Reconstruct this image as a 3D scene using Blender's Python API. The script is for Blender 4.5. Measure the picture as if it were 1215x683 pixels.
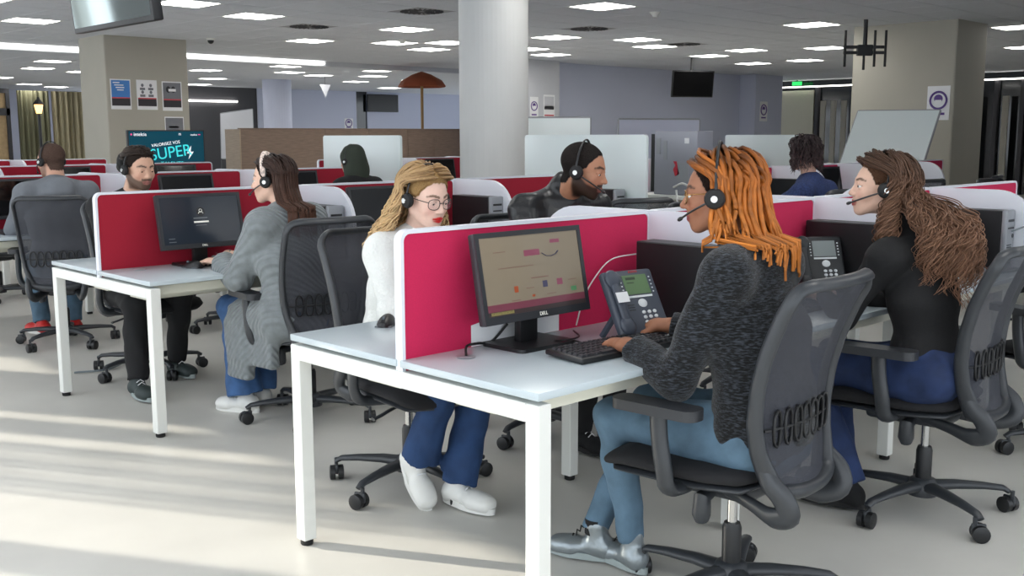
import bpy, bmesh, math, random
import numpy as np
from mathutils import Matrix, Vector
random.seed(7); RNG = np.random.default_rng(11)
PI = math.pi
for _o in list(bpy.data.objects): bpy.data.objects.remove(_o)
SC = bpy.context.scene
COL = SC.collection

# ------------------------------------------------------------------ camera, sky, sun, exposure
_yaw, _pitch, _roll, _f = 0.7989, 0.1442, -0.0023, 1241.56
_fw = Vector((math.cos(_yaw)*math.cos(_pitch), math.sin(_yaw)*math.cos(_pitch), -math.sin(_pitch)))
_r = Vector((math.sin(_yaw), -math.cos(_yaw), 0)); _u = _r.cross(_fw)
_r2 = _r*math.cos(_roll)+_u*math.sin(_roll); _u2 = -_r*math.sin(_roll)+_u*math.cos(_roll)
cam_d = bpy.data.cameras.new('camera'); cam = bpy.data.objects.new('camera', cam_d); COL.objects.link(cam)
cam.matrix_world = Matrix(((_r2.x,_u2.x,-_fw.x,-1.8813),(_r2.y,_u2.y,-_fw.y,-1.836),(_r2.z,_u2.z,-_fw.z,1.3977),(0,0,0,1)))
cam_d.sensor_width = 36; cam_d.lens = 36*_f/1215; cam_d.clip_start = .05; cam_d.clip_end = 300
SC.camera = cam
wd = bpy.data.worlds.new('sky'); SC.world = wd; wd.use_nodes = True
bg = wd.node_tree.nodes['Background']; bg.inputs[0].default_value = (.86, .93, 1, 1); bg.inputs[1].default_value = 2.3
sun_d = bpy.data.lights.new('sun', 'SUN'); sun = bpy.data.objects.new('sun', sun_d); COL.objects.link(sun)
sun_d.energy = 6.0; sun_d.angle = math.radians(.6); sun_d.color = (1, .93, .8)
_el, _az = math.radians(19.5), math.radians(-60)
sun.rotation_euler = Vector((math.cos(_az)*math.cos(_el), math.sin(_az)*math.cos(_el), -math.sin(_el))).to_track_quat('-Z', 'Y').to_euler()
SC.view_settings.view_transform = 'Standard'; SC.view_settings.look = 'None'; SC.view_settings.gamma = 1
SC.view_settings.use_curve_mapping = False; SC.view_settings.exposure = 0.22
SC.cycles.use_denoising = True; SC.cycles.max_bounces = 8; SC.cycles.diffuse_bounces = 4; SC.cycles.glossy_bounces = 3
SC.cycles.transparent_max_bounces = 12; SC.cycles.sample_clamp_indirect = 6; SC.cycles.caustics_reflective = False; SC.cycles.caustics_refractive = False
LAMP_STRENGTH = 11.0

# ------------------------------------------------------------------ materials
def srgb(c):
    return tuple((x/12.92 if x <= .04045 else ((x+.055)/1.055)**2.4) for x in (v/255 for v in c))
MATS = {}
def mat(name, rgb, rough=.5, metal=0, var=0, vscale=20, bump=0, bscale=60, spec=.5, emit=0, attr=False, alpha=1, coat=0, sheen=0, wave=None, stretch=None, detail=4):
    m = bpy.data.materials.new(name); m.use_nodes = True; nt = m.node_tree; N = nt.nodes; Lk = nt.links
    b = N['Principled BSDF']; c = srgb(rgb)
    b.inputs['Base Color'].default_value = (*c, 1); b.inputs['Roughness'].default_value = rough; b.inputs['Metallic'].default_value = metal
    b.inputs['Specular IOR Level'].default_value = spec; b.inputs['Coat Weight'].default_value = coat
    if sheen: b.inputs['Sheen Weight'].default_value = sheen; b.inputs['Sheen Roughness'].default_value = .4
    tc = N.new('ShaderNodeTexCoord'); mp = N.new('ShaderNodeMapping'); Lk.new(tc.outputs['Object'], mp.inputs[0])
    if stretch: mp.inputs['Scale'].default_value = stretch
    src = None
    if attr:
        a = N.new('ShaderNodeAttribute'); a.attribute_name = 'Col'; src = a.outputs['Color']; Lk.new(src, b.inputs['Base Color'])
    if var:
        n = N.new('ShaderNodeTexNoise'); n.inputs['Scale'].default_value = vscale; n.inputs['Detail'].default_value = detail
        Lk.new(mp.outputs[0], n.inputs['Vector'])
        r = N.new('ShaderNodeMapRange'); r.inputs['From Min'].default_value = .3 if var < 1 else .45; r.inputs['From Max'].default_value = .7 if var < 1 else .75
        r.inputs['To Min'].default_value = max(0,1-var); r.inputs['To Max'].default_value = 1+var; Lk.new(n.outputs['Fac'], r.inputs['Value'])
        mx = N.new('ShaderNodeVectorMath'); mx.operation = 'SCALE'
        if src: Lk.new(src, mx.inputs[0])
        else: mx.inputs[0].default_value = c
        Lk.new(r.outputs[0], mx.inputs['Scale']); Lk.new(mx.outputs[0], b.inputs['Base Color'])
    if bump or wave:
        bp = N.new('ShaderNodeBump'); bp.inputs['Strength'].default_value = bump or .4; bp.inputs['Distance'].default_value = .01
        if wave:
            w = N.new('ShaderNodeTexWave'); w.bands_direction = wave[0]; w.inputs['Scale'].default_value = wave[1]; w.inputs['Distortion'].default_value = wave[2]
            w.inputs['Detail'].default_value = 2; w.inputs['Detail Scale'].default_value = 2
            Lk.new(mp.outputs[0], w.inputs['Vector']); Lk.new(w.outputs['Fac'], bp.inputs['Height'])
        else:
            n2 = N.new('ShaderNodeTexNoise'); n2.inputs['Scale'].default_value = bscale; n2.inputs['Detail'].default_value = 5
            Lk.new(mp.outputs[0], n2.inputs['Vector']); Lk.new(n2.outputs['Fac'], bp.inputs['Height'])
        Lk.new(bp.outputs[0], b.inputs['Normal'])
    if emit:
        b.inputs['Emission Color'].default_value = (*c, 1); b.inputs['Emission Strength'].default_value = emit
    if alpha < 1: b.inputs['Alpha'].default_value = alpha
    MATS[name] = m; return m
M = MATS
mat('floor', (196,194,188), .42, var=.07, vscale=1.6, bump=.03, bscale=30, spec=.4)
mat('ceiling', (210,213,219), .85, var=.03, vscale=40)
mat('ceiling_grid', (150,151,155), .6)
mat('wall_white', (196,198,204), .7)
mat('wall_grey', (194,199,218), .75)
mat('wall_beige', (174,170,158), .75, var=.02, vscale=3)
mat('wall_cream', (200,196,178), .7)
mat('wall_dark', (70,70,74), .7)
mat('column', (206,207,206), .6, var=.015, vscale=5)
mat('white_metal', (226,227,222), .35)
mat('desk_top', (185,196,201), .25, spec=.5)
mat('panel_white', (226,228,236), .35)
mat('glossy_white', (222,232,232), .12, coat=.3)
mat('pink', (196,24,78), .85, var=.05, vscale=300, sheen=.08)
mat('red_fabric', (158,14,42), .85, var=.05, vscale=300, sheen=.04)
mat('black_plastic', (24,25,27), .42)
mat('dark_plastic', (44,46,50), .45)
mat('grey_plastic', (92,98,104), .4)
mat('chair_frame', (50,53,57), .38)
mat('chair_edge', (126,140,146), .35)
mat('seat_fabric', (26,26,29), .9, bump=.2, bscale=500)
mat('chrome', (190,190,188), .22, metal=1)
mat('dark_metal', (74,74,74), .35, metal=.7)
mat('silver', (150,153,158), .4, metal=.3)
mat('cream_tray', (222,220,204), .45)
mat('rubber', (20,20,21), .7)
mat('wood', (132,112,98), .5, var=.16, vscale=6, stretch=(1,1,9))
mat('wood_light', (168,150,130), .5, var=.1, vscale=6, stretch=(1,1,9))
mat('glass_dark', (24,27,30), .08, spec=.6)
mat('screen_black', (8,8,10), .1, coat=.5)
mat('led', (255,253,248), .5, emit=LAMP_STRENGTH)
mat('led_strip', (255,252,245), .5, emit=5)
mat('vent_dark', (62,62,64), .6)
mat('tape_paper', (238,238,240), .7)
mat('paper_white', (235,236,238), .7)
mat('cable_white', (225,225,222), .5)
mat('cable_black', (15,15,16), .5)
mat('cable_grey', (110,120,125), .5)

def mesh_mat():
    m = bpy.data.materials.new('chair_mesh'); m.use_nodes = True; nt = m.node_tree; N = nt.nodes; Lk = nt.links
    b = N['Principled BSDF']; b.inputs['Base Color'].default_value = (*srgb((58,60,68)), 1); b.inputs['Roughness'].default_value = .6
    tc = N.new('ShaderNodeTexCoord'); ck = N.new('ShaderNodeTexNoise'); ck.inputs['Scale'].default_value = 900; Lk.new(tc.outputs['Object'], ck.inputs['Vector'])
    r = N.new('ShaderNodeMapRange'); r.inputs['From Min'].default_value = .44; r.inputs['From Max'].default_value = .52; r.inputs['To Min'].default_value = .62; r.inputs['To Max'].default_value = .92
    Lk.new(ck.outputs['Fac'], r.inputs['Value']); Lk.new(r.outputs[0], b.inputs['Alpha'])
    MATS['chair_mesh'] = m
mesh_mat()

# ------------------------------------------------------------------ mesh helpers
def Rz(a): return Matrix.Rotation(a, 3, 'Z')
class MB:
    def __init__(s): s.v = []; s.f = []; s.m = []
    def add(s, v, f, mi=0, T=None):
        o = len(s.v)
        for p in v:
            p = Vector(p)
            if T is not None: p = T @ p
            s.v.append(tuple(p))
        for q in f: s.f.append(tuple(i+o for i in q)); s.m.append(mi)
        return s
    def box(s, lo, hi, mi=0, T=None):
        x0,y0,z0 = lo; x1,y1,z1 = hi
        return s.add([(x0,y0,z0),(x1,y0,z0),(x1,y1,z0),(x0,y1,z0),(x0,y0,z1),(x1,y0,z1),(x1,y1,z1),(x0,y1,z1)],
                     [(0,3,2,1),(4,5,6,7),(0,1,5,4),(1,2,6,5),(2,3,7,6),(3,0,4,7)], mi, T)
    def rbox(s, lo, hi, r=.005, seg=2, mi=0, T=None):
        bm = bmesh.new(); bmesh.ops.create_cube(bm, size=1)
        c = [(a+b)/2 for a, b in zip(lo, hi)]; d = [b-a for a, b in zip(lo, hi)]
        for v in bm.verts: v.co = Vector((v.co.x*d[0]+c[0], v.co.y*d[1]+c[1], v.co.z*d[2]+c[2]))
        r = min(r, min(abs(x) for x in d)*.49)
        bmesh.ops.bevel(bm, geom=bm.edges[:], offset=r, segments=seg, profile=.5, affect='EDGES')
        bm.verts.index_update(); s.add([v.co for v in bm.verts], [[v.index for v in f.verts] for f in bm.faces], mi, T); bm.free(); return s
    def cyl(s, p0, p1, r0, r1=None, n=14, mi=0, cap=True, T=None):
        return s.tube([p0, p1], [r0, r0 if r1 is None else r1], n, mi, cap=cap, T=T)
    def tube(s, path, rad, n=8, mi=0, closed=False, cap=True, T=None, flat=1, ref=None):
        P = [Vector(p) for p in path]; k = len(P)
        if not hasattr(rad, '__len__'): rad = [rad]*k
        V = []; prev = None
        for i in range(k):
            if closed: t = P[(i+1) % k]-P[i-1]
            else: t = P[min(i+1, k-1)]-P[max(i-1, 0)]
            t.normalize()
            if prev is None:
                a = Vector(ref) if ref else (Vector((0,0,1)) if abs(t.z) < .9 else Vector((1,0,0)))
                nrm = (a-t*a.dot(t)).normalized()
            else:
                nrm = prev-t*prev.dot(t)
                nrm = nrm.normalized() if nrm.length > 1e-6 else prev
            prev = nrm; bn = t.cross(nrm)
            for j in range(n):
                a = 2*PI*j/n; V.append(P[i]+(nrm*math.cos(a)*flat+bn*math.sin(a))*rad[i])
        F = []
        for i in range(k if closed else k-1):
            for j in range(n):
                a = i*n+j; b = i*n+(j+1) % n; c = ((i+1) % k)*n+(j+1) % n; d = ((i+1) % k)*n+j
                F.append((a,b,c,d))
        if cap and not closed: F.append(tuple(range(n-1,-1,-1))); F.append(tuple(range((k-1)*n, k*n)))
        return s.add(V, F, mi, T)
    def lathe(s, prof, n=16, mi=0, T=None):
        V = []; F = []
        for r, z in prof:
            for j in range(n): V.append((r*math.cos(2*PI*j/n), r*math.sin(2*PI*j/n), z))
        k = len(prof)
        for i in range(k-1):
            for j in range(n): F.append((i*n+j, i*n+(j+1) % n, (i+1)*n+(j+1) % n, (i+1)*n+j))
        F.append(tuple(range(n-1,-1,-1))); F.append(tuple(range((k-1)*n, k*n)))
        return s.add(V, F, mi, T)
    def ell(s, c, r, n=12, mi=0, T=None):
        V = [(c[0],c[1],c[2]-r[2])]; F = []; k = n//2
        for i in range(1, k):
            a = -PI/2+PI*i/k
            for j in range(n): V.append((c[0]+r[0]*math.cos(a)*math.cos(2*PI*j/n), c[1]+r[1]*math.cos(a)*math.sin(2*PI*j/n), c[2]+r[2]*math.sin(a)))
        V.append((c[0],c[1],c[2]+r[2])); L = len(V)-1
        for j in range(n): F.append((0, 1+(j+1) % n, 1+j)); F.append((L, L-n+j, L-n+(j+1) % n))
        for i in range(k-2):
            for j in range(n): F.append((1+i*n+j, 1+i*n+(j+1) % n, 1+(i+1)*n+(j+1) % n, 1+(i+1)*n+j))
        return s.add(V, F, mi, T)
    def prism(s, outline, d0, d1, axis='x', mi=0, T=None, inset=0):
        # outline: 2-D polygon; axis x -> (y,z), y -> (x,z), z -> (x,y); flip fixed by recalculating normals
        def P(a, b, d): return {'x': (d,a,b), 'y': (a,d,b), 'z': (a,b,d)}[axis]
        n = len(outline); V = [P(a,b,d0) for a,b in outline]+[P(a,b,d1) for a,b in outline]
        F = [tuple(range(n)), tuple(range(2*n-1, n-1, -1))]+[(i, i+n, (i+1) % n+n, (i+1) % n) for i in range(n)]
        return s.add(V, F, mi, T)
    def grid(s, fn, nu, nv, mi=0, T=None, closed_u=False):
        V = [fn(i/(nu if closed_u else nu-1), j/(nv-1)) for i in range(nu) for j in range(nv)]
        F = [(i*nv+j, ((i+1) % nu)*nv+j, ((i+1) % nu)*nv+j+1, i*nv+j+1) for i in range(nu if closed_u else nu-1) for j in range(nv-1)]
        return s.add(V, F, mi, T)
    def mesh(s, name, mats, smooth=40, fix=True):
        me = bpy.data.meshes.new(name); me.from_pydata(s.v, [], s.f)
        if fix:
            bm = bmesh.new(); bm.from_mesh(me); bmesh.ops.recalc_face_normals(bm, faces=bm.faces[:]); bm.to_mesh(me); bm.free()
        for m in (mats if isinstance(mats, (list, tuple)) else [mats]): me.materials.append(M[m] if isinstance(m, str) else m)
        me.polygons.foreach_set('material_index', s.m)
        if smooth:
            me.polygons.foreach_set('use_smooth', [True]*len(me.polygons)); me.set_sharp_from_angle(angle=math.radians(smooth))
        return me
    def build(s, name, mats, parent=None, smooth=40, loc=None):
        return link(name, s.mesh(name, mats, smooth), parent, loc)
def link(name, me, parent=None, loc=None, rot=None):
    o = bpy.data.objects.new(name, me); COL.objects.link(o)
    if parent is not None: o.parent = parent
    if loc is not None: o.location = loc
    if rot is not None: o.rotation_euler = rot
    return o
def tag(o, label=None, cat=None, group=None, kind=None):
    if label: o['label'] = label
    if cat: o['category'] = cat
    if group: o['group'] = group
    if kind: o['kind'] = kind
    return o
def thing(name, label, cat, loc=(0,0,0), rz=0, group=None):
    o = bpy.data.objects.new(name, None); COL.objects.link(o); o.location = loc; o.rotation_euler = (0,0,rz); o.empty_display_size = .1
    return tag(o, label, cat, group)
def dup(root, loc, rz=0, label=None, group=None, skip=()):
    r = root.copy(); COL.objects.link(r); r.location = loc; r.rotation_euler = (0,0,rz)
    tag(r, label, None, group)
    for ch in list(root.children):
        if ch.name.split('.')[0] in skip: continue
        c = ch.copy(); COL.objects.link(c); c.parent = r
        for g in ch.children:
            d = g.copy(); COL.objects.link(d); d.parent = c
    return r
def rrect(w, h, r, n=6, x0=0, y0=0, corners=(1,1,1,1)):
    # rounded rectangle outline, lower-left at (x0,y0); corners: ll, lr, ur, ul
    P = []
    for (cx,cy,a0,k) in ((x0,y0,PI,0),(x0+w,y0,1.5*PI,1),(x0+w,y0+h,0,2),(x0,y0+h,.5*PI,3)):
        rr = r*corners[k]
        if rr <= 0: P.append((cx,cy)); continue
        sx = 1 if k in (0,3) else -1; sy = 1 if k in (0,1) else -1
        for i in range(n+1):
            a = a0+i/n*PI/2; P.append((cx+sx*rr+rr*math.cos(a), cy+sy*rr+rr*math.sin(a)))
    return P
def bez(pts, n=24):
    # Catmull-Rom through points
    P = [Vector(p) for p in pts]; P = [P[0]*2-P[1]]+P+[P[-1]*2-P[-2]]; out = []
    segs = len(P)-3; per = max(2, n//segs)
    for i in range(segs):
        a,b,c,d = P[i:i+4]
        for k in range(per):
            t = k/per; out.append(.5*((2*b)+(c-a)*t+(2*a-5*b+4*c-d)*t*t+(3*b-a-3*c+d)*t**3))
    out.append(P[-2]); return out
def text(name, body, size, mt, parent, loc, rot, align='CENTER', depth=.0004, label=None):
    cu = bpy.data.curves.new(name, 'FONT'); cu.body = body; cu.size = size; cu.align_x = align; cu.align_y = 'CENTER'; cu.extrude = depth
    cu.materials.append(M[mt]); tmp = bpy.data.objects.new(name, cu); COL.objects.link(tmp)
    me = bpy.data.meshes.new_from_object(tmp.evaluated_get(bpy.context.evaluated_depsgraph_get())); bpy.data.objects.remove(tmp)
    return link(name, me, parent, loc, rot)
# ------------------------------------------------------------------ the room
CH = 2.87
def struct(name, mb, m, parent=None, smooth=0, label=None, cat=None):
    o = mb.build(name, m, parent, smooth); o['kind'] = 'structure'
    if label: tag(o, label, cat)
    return o
XW, XE, YS, YN = -3.0, 26.0, -5.0, 33.0
struct('floor', MB().box((XW-.2,YS-.2,-.1),(XE,YN,0)), 'floor', label='smooth pale greige office floor with sunlight stripes', cat='floor')
ceil = struct('ceiling', MB().box((XW-.2,YS-.2,CH+.03),(XE,YN,CH+.2)), 'ceiling_grid', label='grey suspended ceiling of square tiles with flush light panels', cat='ceiling')
# ceiling lights on the 0.6 m tile grid (cell index -> tile is a lamp)
def cell(x, y): return (round((x-.3)/.6), round((y-.3)/.6))
def cc(i, j): return (i*.6+.3, j*.6+.3)
near = [(3.34,12.46),(4.0,9.42),(5.25,10.01),(7.75,12.39),(7.67,9.93),(8.97,11.69),(10.15,12.19),(10.07,9.08),(11.23,8.98),(12.34,9.46),(11.34,10.85),(12.5,11.9),(14.64,9.89),(14.12,8.77),(11.05,5.84),(17.34,10.21),(14.55,7.42),(16.83,9.06),(17.02,5.39),(13.35,4.0),(2.1,10.4),(9.2,10.9)]
far = [(6.62,22.12),(6.57,19.37),(7.77,25.97),(7.83,22.65),(9.21,29.31),(10.26,30.43),(9.08,17.07),(10.46,17.89),(11.44,19.4),(10.14,20.14),(11.45,23.2),(13.12,25.85),(12.76,20.01),(11.5,16.94),(12.85,17.69),(14.04,19.35),(15.49,21.85),(18.07,24.29),(16.14,20.11),(17.86,21.64),(18.68,23.01)]
# lamps added over the near benches, mostly out of view, to light the foreground
over = [(x,y) for x in (-1.5,1.5,4.5,7.5) for y in (-3.3,-.9,1.5,3.9,6.3) if x < 7 or y > 3] + [(20,8)]
vents = [(6.47,8.12),(6.5,10.53),(9.47,7.93),(12.31,8.82)]
dull = [(7.6,6.71),(8.71,6.03),(9.95,6.57)]
cells_l = {cell(*p) for p in near+far+over}; cells_v = {cell(*p) for p in vents}-cells_l
fr = MB()
for a in ((-.3,-.3,.3,-.275),(-.3,.275,.3,.3),(-.3,-.275,-.275,.275),(.275,-.275,.3,.275)): fr.box((a[0]+.004*(a[0]<0)-.004*(a[0]>0),a[1],-.006),(a[2],a[3],.02))
me_fr = fr.mesh('frame', 'white_metal', 0); me_df = MB().box((-.275,-.275,-.002),(.275,.275,.015)).mesh('diffuser', 'led', 0)
near_c = [cell(*p) for p in near]
names = ['first','second','third','fourth','fifth','sixth','seventh','eighth','ninth','tenth','eleventh','twelfth']
ORD = 'first second third fourth fifth sixth seventh eighth ninth tenth eleventh twelfth thirteenth fourteenth fifteenth sixteenth seventeenth eighteenth nineteenth twentieth twenty-first twenty-second twenty-third twenty-fourth twenty-fifth'.split()
def scr_x(ij):
    x, y = cc(*ij); d = Vector((x+1.8813,y+1.836)); return (d.x*math.sin(_yaw)-d.y*math.cos(_yaw))/(d.x*math.cos(_yaw)+d.y*math.sin(_yaw))
n_near = n_far = -1
for n_, (i, j) in enumerate(sorted(cells_l, key=scr_x)):
    x, y = cc(i, j); innear = (i, j) in near_c
    g = 'far ceiling light panels' if y > 15.5 else ('ceiling light panels' if innear else 'added light panels over the benches')
    lab = {'far ceiling light panels': 'small square light panel in the far ceiling beyond the long light strip',
           'ceiling light panels': 'bright square light panel flush in the grey tiled ceiling of the main hall',
           'added light panels over the benches': 'added square light panel above the desk benches, lighting the foreground'}[g]
    if g == 'ceiling light panels': n_near += 1; lab = 'bright square ceiling light panel of the main hall, %s from the left' % ORD[n_near]
    elif g == 'far ceiling light panels': n_far += 1; lab = 'small square ceiling light panel beyond the long light strip, %s from the left' % ORD[n_far]
    t = thing('ceiling_light', lab, 'ceiling light', (x,y,CH), 0, g); link('frame', me_fr, t); link('diffuser', me_df, t)
# tiles
bm_t = MB(); bm_t.add([(-.292,-.292,-.004),(.292,-.292,-.004),(.292,.292,-.004),(-.292,.292,-.004),(-.298,-.298,.006),(.298,-.298,.006),(.298,.298,.006),(-.298,.298,.006),(-.298,-.298,.028),(.298,-.298,.028),(.298,.298,.028),(-.298,.298,.028)],
    [(0,3,2,1),(0,1,5,4),(1,2,6,5),(2,3,7,6),(3,0,4,7),(4,5,9,8),(5,6,10,9),(6,7,11,10),(7,4,8,11),(8,9,10,11)])
me_tile = bm_t.mesh('ceiling_tile', 'ceiling', 0)
cp = Vector((-1.8813,-1.836)); tiles = []; rest = MB()
for i in range(-6, 43):
    for j in range(-9, 55):
        if (i,j) in cells_l or (i,j) in cells_v: continue
        x, y = cc(i, j); d = Vector((x,y))-cp; ang = math.degrees(math.atan2(d.y, d.x))-math.degrees(_yaw); fwd = d.x*math.cos(_yaw)+d.y*math.sin(_yaw)
        vis = abs(ang) < 28 and fwd > 10.6
        if vis: tiles.append((d.length, x, y))
        else: rest.box((x-.296,y-.296,CH-.004),(x+.296,y+.296,CH+.029))
tiles.sort()
for d, x, y in tiles[:300]: link('ceiling_tile', me_tile, ceil, (x,y,CH))
for d, x, y in tiles[300:]: rest.box((x-.296,y-.296,CH-.004),(x+.296,y+.296,CH+.029))
o = rest.build('ceiling_tile_field', 'ceiling', ceil, 0); o['kind'] = 'stuff'
# air vents: square plate with four-way swirl blades
vb = MB().box((-.297,-.297,.0),(.297,.297,.02)); vs = MB()
for k in range(24):
    a = 2*PI*k/24; ca, sa = math.cos(a), math.sin(a)
    for r0, r1 in ((.07,.15),(.17,.26)):
        T = Matrix.Rotation(a, 4, 'Z') @ Matrix.Translation((0,0,-.004)) @ Matrix.Rotation(.5, 4, 'X')
        vs.box((r0,-.012,-.003),(r1,.012,.003), 0, T)
vlab = ['swirl air vent plate nearest the round column in the ceiling','swirl air vent plate in the ceiling before the long light strip','swirl air vent plate in the ceiling past the round column','swirl air vent plate in the ceiling near the hanging black screen']
mvb, mvs = vb.mesh('plate','ceiling_grid',0), vs.mesh('blades','vent_dark',0)
for (x,y), lb in zip(vents, vlab):
    x, y = cc(*cell(x,y)); t = thing('ceiling_vent', lb, 'vent', (x,y,CH)); link('plate', mvb, t); link('blades', mvs, t)
# smoke detectors, dome camera
def detector(q, lab, dark=False):
    t = thing('dome_camera' if dark else 'smoke_detector', lab, 'camera' if dark else 'detector', (q[0],q[1],CH-.004))
    MB().lathe([(.0,-.03),(.05,-.03),(.062,-.012),(.07,0)],18).build('base','white_metal',t)
    if dark: MB().ell((0,0,-.035),(.048,.048,.05),14).build('dome','black_plastic',t)
    else: MB().lathe([(0,-.06),(.03,-.058),(.045,-.03),(.045,-.02)],16).build('sensor','white_metal',t)
detector((6.14,12.91),'small white dome security camera with black lens on the ceiling', True)
detector((8.43,11.17),'white smoke detector on the ceiling left of the round column')
detector((8.37,6.22),'white smoke detector on the ceiling right of the round column')
# window wall on the sun side: sill, head, mullions, added pier and slats shading the floor
wl = struct('wall_left', MB().box((XW-.2,YS,0),(XW,YN,.12)).box((XW-.2,YS,2.83),(XW,YN,CH+.03)), 'wall_white')
ym = [-4.9,-2.3,.3,2.9,5.8,8.5,11.4,14.2,17,20,23,26,29,32.9]
for k, y in enumerate(ym):
    w = MB().box((XW-.16,y-.11,.12),(XW-.02,y+.11,2.83)); struct('trim_%d' % (k+1), w, 'white_metal', wl)
struct('added_pier', MB().box((XW-.16,9.06,.12),(XW-.02,10.4,2.83)), 'wall_white', wl)  # pier added out of view so its shadow darkens a floor strip
for a, b in zip(ym, ym[1:]):
    struct('window_frame', MB().box((XW-.12,a+.11,.95),(XW-.06,b-.11,1.0)), 'white_metal', wl)
for k in range(9):
    y = 6.75+k*.135; w = .05+.03*((k*7) % 3)
    struct('added_slat', MB().box((XW-.01,y-w*.5,.15),(XW+.0,y+w*.5,2.8), 0), 'wall_cream', wl)  # unseen slats, added to break the sunlight into soft stripes
# back wall behind the camera, with a band of windows
bw = MB().box((XW,YS-.2,0),(XE,YS,.3)).box((XW,YS-.2,2.78),(XE,YS,CH+.03)).box((5.7,YS-.2,.3),(XE,YS,2.78))
for k in range(4): x = XW+k*2.9; bw.box((x-.1,YS-.2,.3),(x+.1,YS,2.78))
struct('wall_back', bw, 'wall_white')
struct('wall_right', MB().box((XE-.2,YS,0),(XE,2.6,CH+.03)), 'wall_dark')
# far end wall (behind the lounge), tall side
struct('wall_far_dim', MB().box((12,27.05,0),(15.3,27.2,CH+.03)), 'wall_dark')
fw_ = MB().box((15.3,27,0),(19.0,27.2,CH+.03)).box((19.45,27,0),(24.2,27.2,CH+.03)).box((XW,YN-.2,0),(13,YN,CH+.03)).box((24.2,24.5,0),(26,24.7,CH+.03))
struct('wall_far', fw_, 'wall_grey', label='far grey blue wall carrying a black television', cat='wall')
struct('window_1', MB().box((19.0,27.05,0),(19.45,27.15,CH)).box((24.2,25,0),(26,25.1,2.45)), 'glass_dark')
struct('trim_20', MB().box((12.2,26.98,2.42),(14.6,27.04,2.47)), 'led_strip', label='thin ceiling light line at the far glass', cat='light')
struct('wall_side', MB().box((12.0,12.7,0),(13.6,13.4,CH+.03)), 'wall_white', label='white wall face with two small posters right of the round column', cat='wall')
struct('wall_right_far', MB().box((13.6,13.0,0),(20.4,13.3,CH+.03)).box((20.4,12.55,0),(21.6,13.3,CH+.03)), 'wall_grey', label='long plain grey wall behind the hanging black screen', cat='wall')
# dark glazing far right with light line
gz = MB().box((24.0,2.5,0),(24.06,14.6,CH)); struct('window_2', gz, 'glass_dark', label='dark glazed partition at the far right', cat='window')
for y in (2.6,4.2,5.7,7.0,7.6,8.2,9.5,10.6,11.8,12.9,14.5):
    struct('window_mullion', MB().box((23.9,y-.05,0),(24.0,y+.05,2.68)), 'wall_dark')
for y in (7.3,7.9,8.6,12.0,12.3,12.6): struct('window_curtain', MB().box((23.7,y-.07,.3),(23.75,y+.07,2.3)), 'wall_beige')
struct('window_blind', MB().box((23.92,13.0,.5),(23.97,14.4,2.6)), 'wall_cream')
struct('trim_21', MB().box((23.86,2.5,2.68),(23.9,14.5,2.71)), 'led_strip', label='straight ceiling light line over the dark glazing', cat='light')
# beam with cove light strip
struct('beam', MB().box((XW,15.9,CH-.1),(14.5,16.3,CH+.03)), 'ceiling')
struct('trim_22', MB().box((XW,15.86,CH-.06),(10.2,15.9,CH-.035)), 'led_strip', label='long thin light strip running along the ceiling beam', cat='light')
# columns
struct('pillar_square', MB().rbox((4.72,13.44,0),(6.02,14.35,CH+.03),.02), 'wall_beige', label='square beige pillar with three posters', cat='pillar')
struct('pillar_square_wide', MB().rbox((11.8,4.02,0),(12.75,5.46,CH+.03),.02), 'wall_beige', label='wide beige pillar with a purple notice beside the tilted whiteboard', cat='pillar')
struct('column_round', MB().cyl((4.46,4.9,0),(4.46,4.9,CH+.03),.3,n=48), 'column', label='thick round white column behind the second bench', cat='column')
struct('column_round_far', MB().cyl((13.2,22.5,0),(13.2,22.5,CH+.03),.37,n=32), 'wall_grey', label='far round grey column left of the wall television', cat='column')
# far-left window wall with brown blinds
lw = thing('window_3', 'tall far windows with brown blinds and dark frame', 'window', (8.2,29.5,0)); lw['kind'] = 'structure'
mat('blind_brown', (196,168,128), .8, var=.15, vscale=8); mat('curtain_green', (132,130,104), .9, var=.1, vscale=4, stretch=(9,9,1)); mat('curtain_cream', (190,180,150), .9, var=.1, vscale=4, stretch=(9,9,1))
MB().box((-1.2,0,2.2),(.55,.03,2.62)).box((-1.2,0,.3),(.55,.03,2.0)).build('blind','blind_brown',lw,0)
MB().box((-1.3,-.06,2.62),(.65,.06,2.75)).box((-1.3,-.06,2.0),(.65,.06,2.2)).box((-1.3,-.06,0),(-1.2,.06,2.62)).box((.55,-.06,0),(.65,.06,2.62)).build('frame','wall_dark',lw,0)
def curtain(x0,x1,m,lab):
    t = thing('curtain', lab, 'curtain', (0,29.3,0)); n = 40
    MB().grid(lambda u,v: (x0+(x1-x0)*u, .06*math.sin(u*40)+.03*math.sin(u*97), v*2.7), n, 2).build('fabric', m, t, 60)
curtain(9.0,9.9,'curtain_green','olive green curtain hanging beside the far brown window'); curtain(9.95,10.9,'curtain_cream','cream curtain hanging next to the square beige pillar')
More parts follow.
